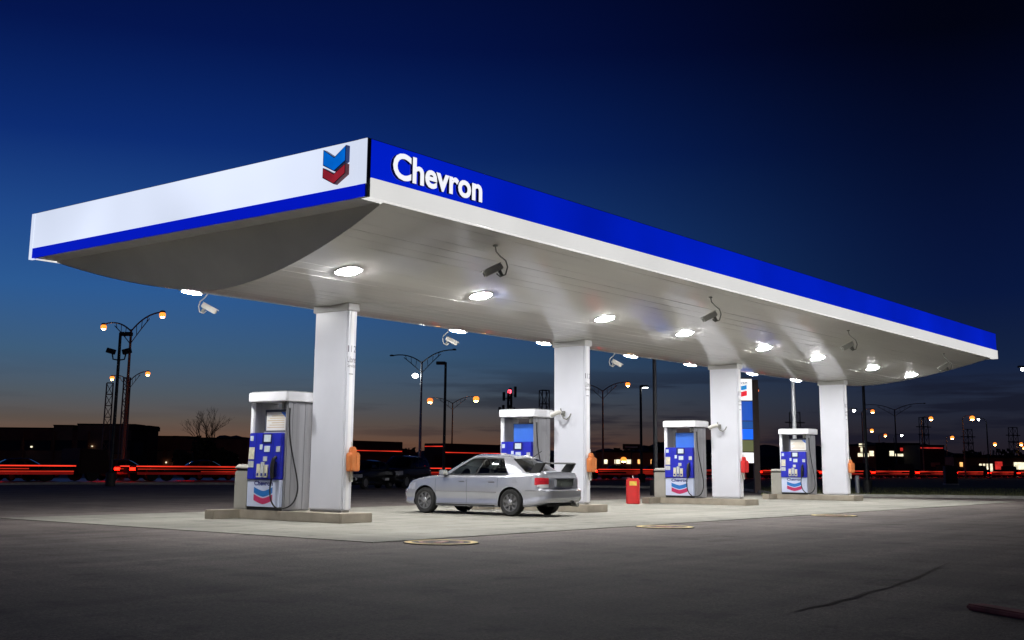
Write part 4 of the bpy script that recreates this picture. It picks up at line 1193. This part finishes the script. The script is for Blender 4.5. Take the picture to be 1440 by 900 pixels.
# ------------------------------------------------------------------ street lamps
def bez(p0, p1, p2, n=8):
    return [tuple((Vector(p0)*(1-t)**2+Vector(p1)*2*t*(1-t)+Vector(p2)*t*t)) for t in [i/n for i in range(n+1)]]
def glow_bowl(o, r, m, parent):
    # glowing refractor bowl with the hot lens showing at its underside
    r *= .74
    w = MB().ball(o, r*1.12, 14, 10, .85).build('refractor', m, parent, smooth=60)
    if m.startswith('sodium'):
        MB().lathe([(r*.80, -r*.62), (r*.62, -r*.95), (r*.3, -r*1.14), (.01, -r*1.2)], o, n=12).build('bulb', 'sodium_lens', w, smooth=60)
def double_lamp(u, d, h, lean, lit, label, arm=3.6, pole='pole_orange_lit', a=.656, bulb=.26, flood=False):
    t = empty('street_lamp', G(u, d, -.03), 0, label, 'street lamp', 'twin armed street lamps')
    dirv = (RT*a-FW*math.sqrt(1-a*a)); t.rotation_euler = (0, 0, math.atan2(dirv.y, dirv.x))
    MB().tube([(0, 0, 0), (0, 0, h*.5), (0, 0, h)], .15, 10, r1=.085).build('pole', pole, t, smooth=60)
    MB().tube([(0, 0, 0), (0, 0, 1.3)], .22, 10, r1=.20).build('pole_base', pole, t)
    for s, l in ((-1, lit[0]), (1, lit[1])):
        up = bez((0, 0, h-.15), (s*arm*.45, 0, h+.95), (s*arm, 0, h+.82), 10)
        ar = MB().tube(up, .055, 6); lo = bez((0, 0, h-1.1), (s*arm*.25, 0, h-.35), (s*arm*.62, 0, h+.52), 8); ar.tube(lo, .035, 6)
        for q in (2, 4, 6): ar.tube([up[q], lo[min(8, q+1)]], .025, 5)
        ao = ar.build('lamp_arm', 'pole_dark' if pole != 'pole_orange_lit' else pole, t, smooth=60)
        hx = s*(arm+.25)
        MB().lathe([(.02, .13), (.15, .10), (.22, .02), (.20, -.03)], (hx, 0, h+.80), n=12).build('lamp_head', 'pole_dark', ao)
        if l: glow_bowl((hx, 0, h+.80-.05-bulb*.5), bulb, l, ao)
    if flood:
        MB().tube([(0, 0, h-1.5), (-.45, -.2, h-1.4)], .04, 6).build('flood_bracket', 'pole_dark', t)
        MB().ball((-.5, -.35, h-1.35), .30, 12, 8, .7).build('flood_lamp', 'lamp_white', t)
    return t
double_lamp(172, 87, 11.0, 0, ('sodium', 'sodium'), 'tall twin armed street lamp with two glowing orange lamps, tallest on the left side', bulb=.28, arm=5.0)
double_lamp(174, 141, 10.9, 0, ('sodium', 'sodium'), 'smaller twin armed street lamp glowing orange, behind the tallest left one', bulb=.34, arm=4.9)
double_lamp(590, 111, 10.9, 0, (None, None), 'unlit twin armed street lamp with a white floodlight on its pale pole', arm=4.3, a=.70, pole='pole_galv', flood=True)
double_lamp(635, 184, 10.9, 0, ('sodium_soft', 'sodium'), 'twin armed street lamp with one very bright orange lamp, above the silver car', arm=4.4, a=.80, bulb=.58)
double_lamp(848, 146, 10.6, 0, (None, 'sodium'), 'twin armed street lamp with pole coloured lamp-lit orange just right of the second column', arm=3.7, a=.72, bulb=.36)
double_lamp(1262, 192, 10.9, 0, (None, None), 'unlit twin armed street lamp faint against the right sky', arm=4.6, a=.8, pole='pole_dark')
def single_lamp(u, v, d, label, m, bulb=.3, side=1, pole='pole_orange_lit', arm=1.6, kind='glow'):
    h = H(u, v, d); L_ = arm
    t = empty('street_lamp', G(u, d, -.03, v), RZ, label, 'street lamp', 'single street lamps in the distance')
    MB().tube([(-side*L_, 0, 0), (-side*L_, 0, h-.3)], .13, 8, r1=.08).build('pole', pole, t)
    MB().tube(bez((-side*L_, 0, h-.32), (-side*L_*.8, 0, h+.35), (0, 0, h+.22), 6), .05, 6).build('lamp_arm', pole, t)
    MB().box(-.32, .32, -.12, .12, h+.12, h+.26).build('lamp_head', 'pole_dark', t, bevel=.03)
    if m: glow_bowl((0, 0, h+.09-bulb*.5), bulb, m, t)
    return t
for u, v, d, lb, m, bl in ((1064, 548, 150, 'orange street lamp just right of the price sign', 'sodium_soft', .34), (1227, 577, 173, 'upper of two orange lamps right of the fourth column', 'sodium_soft', .36),
        (1226, 604, 255, 'lower of two orange lamps right of the fourth column', 'sodium', .46), (1245, 611, 290, 'small orange lamp low over the lit shop roof', 'sodium_soft', .46),
        (1309, 587, 196, 'orange lamp alone in the right sky between the faint pylons', 'sodium', .42), (1339, 614, 309, 'orange lamp above the dark utility cabinet', 'sodium', .58),
        (1367, 586, 194, 'largest orange lamp on the right, beside a small white light', 'sodium', .50), (1399, 623, 382, 'orange lamp low above the right shop windows', 'sodium', .66),
        (1436, 623, 393, 'orange lamp at the right edge of the photo, upper', 'sodium', .70), (1440, 628, 330, 'orange lamp at the right edge of the photo, lower', 'sodium_soft', .5),
        (877, 644, 240, 'very low bright orange lamp over the road between second and third columns', 'sodium', .72), (452, 610, 260, 'distant lamp hidden behind the first column', 'sodium_soft', .3)):
    single_lamp(u, v, d, lb, m, bl)
single_lamp(1376, 590, 170, 'small white lamp right beside the largest orange one', 'lamp_white', .18, side=-1, arm=1.1, pole='pole_dark')
single_lamp(1201, 577, 135, 'small white lamp on a dark pole right of the fourth column', 'lamp_white', .20, pole='pole_dark', arm=.8)
single_lamp(1268, 612, 240, 'tiny white lamp over the lit shop', 'lamp_white', .26, pole='pole_dark')
single_lamp(1438, 519, 80, 'white lamp high at the right edge of the photo', 'lamp_white', .15, side=-1, pole='pole_dark', arm=1.4)
def shoebox(u, d, h, label, side, lit=None, pole='pole_dark', floods=False, thick=.085, head=True):
    t = empty('light_pole', G(u, d, -.03), RZ, label, 'light pole', 'straight forecourt light poles')
    MB().tube([(0, 0, 0), (0, 0, h*.5), (0, 0, h)], thick, 8, r1=thick*.8).build('pole', pole, t, smooth=60)
    MB().lathe([(thick*2.6, 0), (thick*2.6, .7), (thick*1.5, .74)], n=12).build('pole_plinth', 'cabinet_dark', t)
    if head:
        MB().box(min(0, side*.62), max(0, side*.62), -.17, .17, h-.16, h+.04).build('lamp_head', 'pole_dark', t, bevel=.02)
        if lit: MB().box(min(side*.2, side*.60), max(side*.2, side*.60), -.14, .14, h-.20, h-.165).build('lamp_lens', lit, t)
    if floods:
        for s in (-1, 1):
            MB().tube([(0, 0, h-1.45), (s*.30, 0, h-1.40), (s*.36, 0, h-1.1)], .04, 6).build('flood_bracket', pole, t)
            MB().obox((s*.42, -.05, h-.98), (.22, 0, s*.06), (0, .12, 0), (-s*.04, 0, .13)).build('flood_head', 'pole_dark', t, bevel=.02)
    return t
shoebox(157, 62, 8.0, 'dark pole with box head and two floodlights on the left', 1, floods=True, thick=.10)
shoebox(624, 77, 7.9, 'tall dark pole with a box head between the first two columns', -1, thick=.10)
shoebox(902, 99, 8.0, 'dark pole with a lit white head between the second and third columns', 1, lit='lamp_white', thick=.12)
shoebox(922, 52, 7.2, 'thick dark pole rising past the canopy between second and third columns', -1, thick=.10)
shoebox(1119, 53, 7.2, 'pale grey pole behind the fourth fuel pump', 1, pole='pole_galv', thick=.10)
shoebox(1219, 60, 6.3, 'dark pole standing just right of the fourth column', 1, thick=.09)

# lattice structures
def lattice(u, d, h, wd, label, cat='lattice mast', m='pole_dark', rings=8, cage=False, r=.05):
    t = empty('lattice_mast', G(u, d, -.03), RZ+.4, label, cat)
    b = MB()
    for sx in (-1, 1):
        for sy in (-1, 1): b.tube([(sx*wd, sy*wd, 0), (sx*wd*.85, sy*wd*.85, h)], r, 5)
    b.build('mast_leg', m, t)
    b = MB()
    for k in range(rings+1):
        z = h*k/rings; q = wd*(1-.15*k/rings)
        c = [(-q, -q, z), (q, -q, z), (q, q, z), (-q, q, z)]
        for i in range(4):
            b.tube([c[i], c[(i+1) % 4]], r*.7, 4)
            if k < rings:
                z2 = h*(k+1)/rings; q2 = wd*(1-.15*(k+1)/rings); c2 = [(-q2, -q2, z2), (q2, -q2, z2), (q2, q2, z2), (-q2, q2, z2)]
                b.tube([c[i], c2[(i+1) % 4]], r*.6, 4)
    b.build('mast_bracing', m, t)
    return t
lattice(147, 120, 9.2, .36, 'bare lattice mast on the left, left of the dark floodlight pole', m='pole_orange_lit')
lattice(171, 118, 9.6, .36, 'bare lattice mast on the left, right of the dark floodlight pole', m='pole_orange_lit')
lattice(765, 240, 16.5, .9, 'lattice mast touching the left edge of the second column', r=.10, rings=6)
ct = lattice(716, 220, 15.0, .35, 'cell tower with antenna panels and red beacon above the second pump hood', 'cell tower', r=.12, rings=9)
for q, (x, z, hh) in enumerate(((-1.2, 13.2, 1.6), (1.1, 13.9, 2.0), (.1, 14.4, 1.2), (-2.0, 10.6, 1.4), (-1.3, 11.2, 1.2), (.9, 11.0, 1.0))):
    MB().box(x-.2, x+.2, -.2, .2, z, z+hh).build('antenna_panel', 'pole_dark', ct); MB().tube([(0, 0, z+.4), (x, 0, z+.4)], .07, 5).build('antenna_arm', 'pole_dark', ct)
MB().ball((0, 0, 14.9), .42, 10, 6).build('beacon', 'beacon_red', ct)
for u, d, h, lb in ((1120, 420, 21, 'behind the fourth fuel pump'), (1302, 520, 24, 'between the two orange lamps on the right'), (1364, 520, 19, 'under the largest orange lamp'), (1428, 520, 20, 'near the right edge')):
    t = lattice(u, d, h, 1.5, 'faint power pylon in the distance ' + lb, 'pylon', r=.16, rings=6)
    t.name = 'power_pylon'
    MB().box(-4, 4, -.25, .25, h*.82, h*.82+.35).box(-3, 3, -.25, .25, h*.68, h*.68+.35).build('cross_arm', 'pole_dark', t)

# price sign
sg = empty('price_sign', G(1037, 60, -.03, 595), RZ, 'tall price sign with white emblem panel over blue panels, half behind the third column', 'price sign')
zz = lambda v: H(1037, v, 60)
MB().box(-.80, .80, .03, .33, zz(651), zz(530)).build('sign_cabinet', 'pylon_side', sg)
MB().box(.81, 1.10, .0, .36, 0, zz(533)).build('sign_post', 'pylon_side', sg); MB().box(-1.10, -.81, .0, .36, 0, zz(533)).build('sign_post', 'pylon_side', sg)
for v0, v1, m in ((562, 532, 'pylon_white'), (590.5, 563.5, 'pylon_blue'), (601, 591.5, 'pylon_blue_dim'), (617, 602, 'pylon_blue_bright'), (634, 618, 'pylon_olive'), (650, 635.5, 'pylon_white')):
    q = MB().box(-.78, .78, 0, .028, zz(v0), zz(v1)).build('sign_panel', m, sg)
    if v1 == 532:
        text_on('panel_lettering', 'Chevron', lambda a, c: (-.55+a, -.004, zz(539.5)+c), 1.1, .17, 'print_navy', q, .012)
        for (t0, t1, mm) in ((542, 548, 'pylon_logo_blue'), (550, 557, 'pylon_logo_red')):
            n = 8; vs = []; fs = []
            for i in range(n+1):
                tt = i/n*2-1; dz = -.10*(1-abs(tt)**1.3); vs += [(tt*.52, -.004, zz(t0)+dz+.06), (tt*.52, -.004, zz(t1)+dz+.06)]
                if i: fs.append((2*i-2, 2*i-1, 2*i+1, 2*i))
            MB().add(vs, fs).build('printed_chevron', mm, q)

# small street furniture
cb = empty('utility_cabinet', G(1336, 100, -.01), RZ, 'dark utility cabinet standing on the grass verge at the right', 'cabinet')
MB().box(-.5, .5, -.3, .3, .12, 1.55).build('cabinet_body', 'cabinet_dark', cb, bevel=.02); MB().box(-.55, .55, -.35, .35, 0, .119).build('cabinet_base', 'curb', cb)
MB().box(-.46, -.01, -.315, -.301, .2, 1.45).build('cabinet_door', 'cabinet_dark', cb); MB().box(.01, .46, -.315, -.301, .2, 1.45).build('cabinet_door', 'cabinet_dark', cb)
bo = empty('bollard', G(1205, 60, -.01), RZ, 'grey steel bollard on the verge right of the fourth column', 'bollard')
MB().lathe([(.11, 0), (.11, .85), (.09, .90), (.04, .93)], n=14).build('bollard_post', 'pole_galv', bo, smooth=40); MB().lathe([(.16, 0), (.16, .03)], n=14).build('base_plate', 'pole_galv', bo)
rs = empty('road_sign', G(888, 150, -.03, 628), RZ, 'small dark road sign seen between the second and third columns', 'road sign')
MB().box(-1.1, 1.1, 0, .08, H(888, 632, 150), H(888, 624, 150)).build('sign_board', 'cabinet_dark', rs); MB().box(-.06, .06, .081, .18, 0, H(888, 626, 150)).build('sign_post', 'pole_dark', rs)
MB().box(-.8, .8, -.01, -.001, H(888, 629, 150), H(888, 627.6, 150)).build('sign_legend', 'pole_galv', rs)

# ------------------------------------------------------------------ buildings
def building(name, label, u0, d, segs, depth, cat='building'):
    """segs: (u_start, u_end, top_v, material)"""
    t = empty(name, G(u0, d, -.03), RZ, label, cat)
    X = lambda u: (u-u0)/FPX*d
    for a, c, v, m in segs:
        h = H((a+c)/2, v, d)
        wl = MB().box(X(a)+.01, X(c)-.01, 0, depth, 0, h).build('wall', m, t)
        MB().box(X(a)-.05, X(c)+.05, -.08, depth+.08, h+.002, h+.22).build('parapet', 'roof_dark', t)
    return t, X
def bx(t, X, u0, u1, v0, v1, d, m, name='window', y=-.06, fr=True):
    za, zb_ = H((u0+u1)/2, v0, d), H((u0+u1)/2, v1, d)
    o = MB().box(X(u0), X(u1), y, -.002, min(za, zb_), max(za, zb_)).build(name, m, t)
    if fr: MB().box(X(u0)-.08, X(u1)+.08, y-.03, y-.002, max(za, zb_), max(za, zb_)+.12).build('frame', 'roof_dark', o)
    return o
D1 = 185
bA, X = building('shop_building', 'long low brown commercial building at the left behind the road', -160, D1, [(-160, 68, 602, 'brick_dark'), (68, 95, 599, 'brick_brown'), (95, 101, 604.5, 'brick_dark'), (101, 181, 597.5, 'brick_brown')], 5)
for a, c in ((-80, -30), (-25, 24), (30, 66), (72, 95), (103, 116), (138, 150), (168, 179)): bx(bA, X, a, c, 633, 620, D1, 'shop_dark', 'shop_window')
for a, c in ((32, 68), (74, 112), (-70, -20)): bx(bA, X, a, c, 646, 634, D1, 'brick_brown', 'wall_panel', fr=False)
bx(bA, X, 118, 136, 646, 637, D1, 'shop_amber_dim' if 'shop_amber_dim' in M else 'orange_plastic', 'roller_door'); bx(bA, X, 154, 166, 645, 638, D1, 'orange_plastic', 'roller_door')  # orange doors stand in for orange-lit patches of the wall
bx(bA, X, 39, 41, 629, 627, D1, 'shop_lit', 'wall_lamp', y=-.3, fr=False); bx(bA, X, 123, 124.5, 628, 626.5, D1, 'shop_lit', 'wall_lamp', y=-.3, fr=False)
for a in (-15, 27, 70, 117, 152): bx(bA, X, a, a+1.2, 655, 606, D1, 'brick_dark', 'pilaster', y=-.2, fr=False)
bB, X = building('kiosk_tower', 'dark square building end with a flat overhanging roof, right of the left street lamp', 181, 178, [(182, 206, 600, 'roof_dark')], 5)
MB().box(X(180), X(208), -.6, 5, H(190, 605, 178), H(190, 599, 178)).build('roof_overhang', 'roof_dark', bB); bx(bB, X, 187, 200, 640, 622, 178, 'shop_dark')
bC, X = building('low_warehouse', 'low dark red warehouse behind the bare tree', 207, 190, [(207, 262, 614.5, 'brick_dark'), (262, 345, 617, 'brick_dark')], 7)
for a, c in ((214, 228), (234, 238), (246, 274), (282, 300)): bx(bC, X, a, c, 646, 634, 190, 'brick_brown', 'roller_door')
for a in (233.5, 245): bx(bC, X, a-.7, a+.7, 651, 649, 190, 'shop_lit', 'wall_lamp', y=-.3, fr=False)
D2 = 240
bD, X = building('lit_shop', 'dark shop with glowing white windows right of the fourth column', 1190, D2, [(1190, 1232, 627, 'brick_dark'), (1232, 1294, 624, 'roof_dark')], 18)
bx(bD, X, 1209, 1218, 628, 623.5, D2, 'shop_lit', 'lit_sign'); bx(bD, X, 1211, 1215, 640, 629, D2, 'shop_lit'); bx(bD, X, 1207, 1222, 642, 637, D2, 'shop_lit'); bx(bD, X, 1223, 1229, 641, 634, D2, 'shop_lit')
bx(bD, X, 1251, 1257, 641, 634, D2, 'shop_lit'); bx(bD, X, 1258, 1283, 641.5, 638, D2, 'shop_lit'); bx(bD, X, 1284, 1291, 641.5, 637.5, D2, 'shop_red', 'lit_sign'); bx(bD, X, 1266, 1280, 634, 629.5, D2, 'shop_red', 'lit_sign')
bE, X = building('red_trim_building', 'dark square building with a thin red lit roof edge on the right', 1294, 230, [(1295, 1329, 627, 'roof_dark')], 16)
bx(bE, X, 1296, 1327, 630.5, 629, 230, 'shop_red', 'roof_trim', y=-.12, fr=False); bx(bE, X, 1309, 1322, 656, 650, 230, 'brick_brown', 'roller_door')
D3 = 290
bF, X = building('window_shop', 'low shop with tall white lit windows near the right edge', 1340, D3, [(1342, 1480, 643, 'brick_dark')], 20)
MB().box(X(1338), X(1484), -1.5, 0, H(1400, 643.5, D3), H(1400, 640, D3)).build('canopy_edge', 'roof_dark', bF)
for a in (1377, 1382, 1387, 1392): bx(bF, X, a, a+3.2, 663, 652, D3, 'shop_lit')
bx(bF, X, 1399, 1409, 661, 649, D3, 'shop_red', 'lit_sign'); bx(bF, X, 1425, 1440, 660, 650, D3, 'shop_lit'); bx(bF, X, 1350, 1354, 656, 650, D3, 'shop_amber'); bx(bF, X, 1446, 1470, 660, 652, D3, 'shop_lit')
bG, X = building('roadside_store', 'dim storefront with small lights between the second and third columns', 838, 260, [(838, 935, 636, 'brick_dark')], 16)
for a, c, m in ((849, 854, 'shop_lit'), (864, 872, 'shop_lit'), (896, 901, 'shop_amber'), (914, 919, 'shop_amber'), (880, 888, 'shop_lit')): bx(bG, X, a, c, 652, 646, 260, m)

# ------------------------------------------------------------------ trees
def leafy(b, o, rx, rz, n, rng, s=.28):
    for _ in range(n):
        while True:
            p = Vector((rng.uniform(-1, 1), rng.uniform(-1, 1), rng.uniform(-1, 1)))
            if .25 < p.length < 1 and (math.sin(p.x*7+o[0])+math.sin(p.y*6+1)+math.sin(p.z*8+2)) > -1.1: break
        c = Vector(o)+Vector((p.x*rx, p.y*rx, p.z*rz)); a = Vector((rng.gauss(0, 1), rng.gauss(0, 1), rng.gauss(0, 1))).normalized(); d = a.orthogonal().normalized(); e = a.cross(d)
        k = s*rng.uniform(.5, 1.2); b.add([c-d*k, c+e*k*.6, c+d*k, c-e*k*.6], [(0, 1, 2, 3)])
def branch(b, p, d, l, r, depth, rng):
    q = p+d*l; b.tube([p, p+d*l*.5+Vector((rng.uniform(-.05, .05)*l, rng.uniform(-.05, .05)*l, 0)), q], r, 5, r1=r*.6, cap=False)
    if depth:
        for _ in range(rng.choice((2, 3, 3))):
            nd_ = (d+Vector((rng.uniform(-.75, .75), rng.uniform(-.75, .75), rng.uniform(-.15, .55)))).normalized(); branch(b, q, nd_, l*rng.uniform(.6, .85), r*.58, depth-1, rng)
rng = random.Random(31)
tb = empty('bare_tree', G(289, 150, -.03), 0, 'bare leafless tree left of the first fuel pump', 'tree')
bt = MB(); bt.tube([(0, 0, 0), (.1, 0, 1.2), (0, .1, 2.4)], .22, 8, r1=.16); bt.build('trunk', 'bark', tb)
bt = MB()
for k in range(6): branch(bt, Vector((0, .1, 1.6+k*.16)), Vector((math.cos(k*1.05)*.5, math.sin(k*1.05)*.5, 1)).normalized(), 1.9, .09, 4, rng)
bt.build('crown', 'bark', tb)
for u, d, h, rr, lb in ((287, 146, 4.0, 1.7, 'dark bushy evergreen at the foot of the bare tree'), (306, 150, 3.0, 2.2, 'low spreading dark shrub right of the bare tree'), (256, 156, 2.6, 1.3, 'small dark shrub left of the bare tree'),
                        (322, 160, 2.6, 1.5, 'small dark shrub beside the first fuel pump')):
    t = empty('evergreen_shrub', G(u, d, -.03), 0, lb, 'shrub', 'dark shrubs around the bare tree')
    MB().tube([(0, 0, 0), (0, 0, h*.8)], .12, 6, r1=.04).build('trunk', 'bark', t)
    b = MB(); leafy(b, (0, 0, h*.55), rr, h*.52, 700, rng, .3); leafy(b, (rr*.5, 0, h*.4), rr*.7, h*.3, 250, rng, .3); leafy(b, (-rr*.4, .3, h*.85), rr*.45, h*.3, 200, rng, .26); b.build('crown', 'foliage', t)
b = MB()
for i in range(46):
    u = rng.uniform(330, 1030) if i < 26 else rng.uniform(1180, 1560); d = rng.uniform(300, 420); p = G(u, d); h = rng.uniform(5, 8.5)
    leafy(b, (p.x, p.y, h*.45), h*.55, h*.5, 90, rng, 1.1)
tag(b.build('treeline', 'foliage'), kind='stuff')
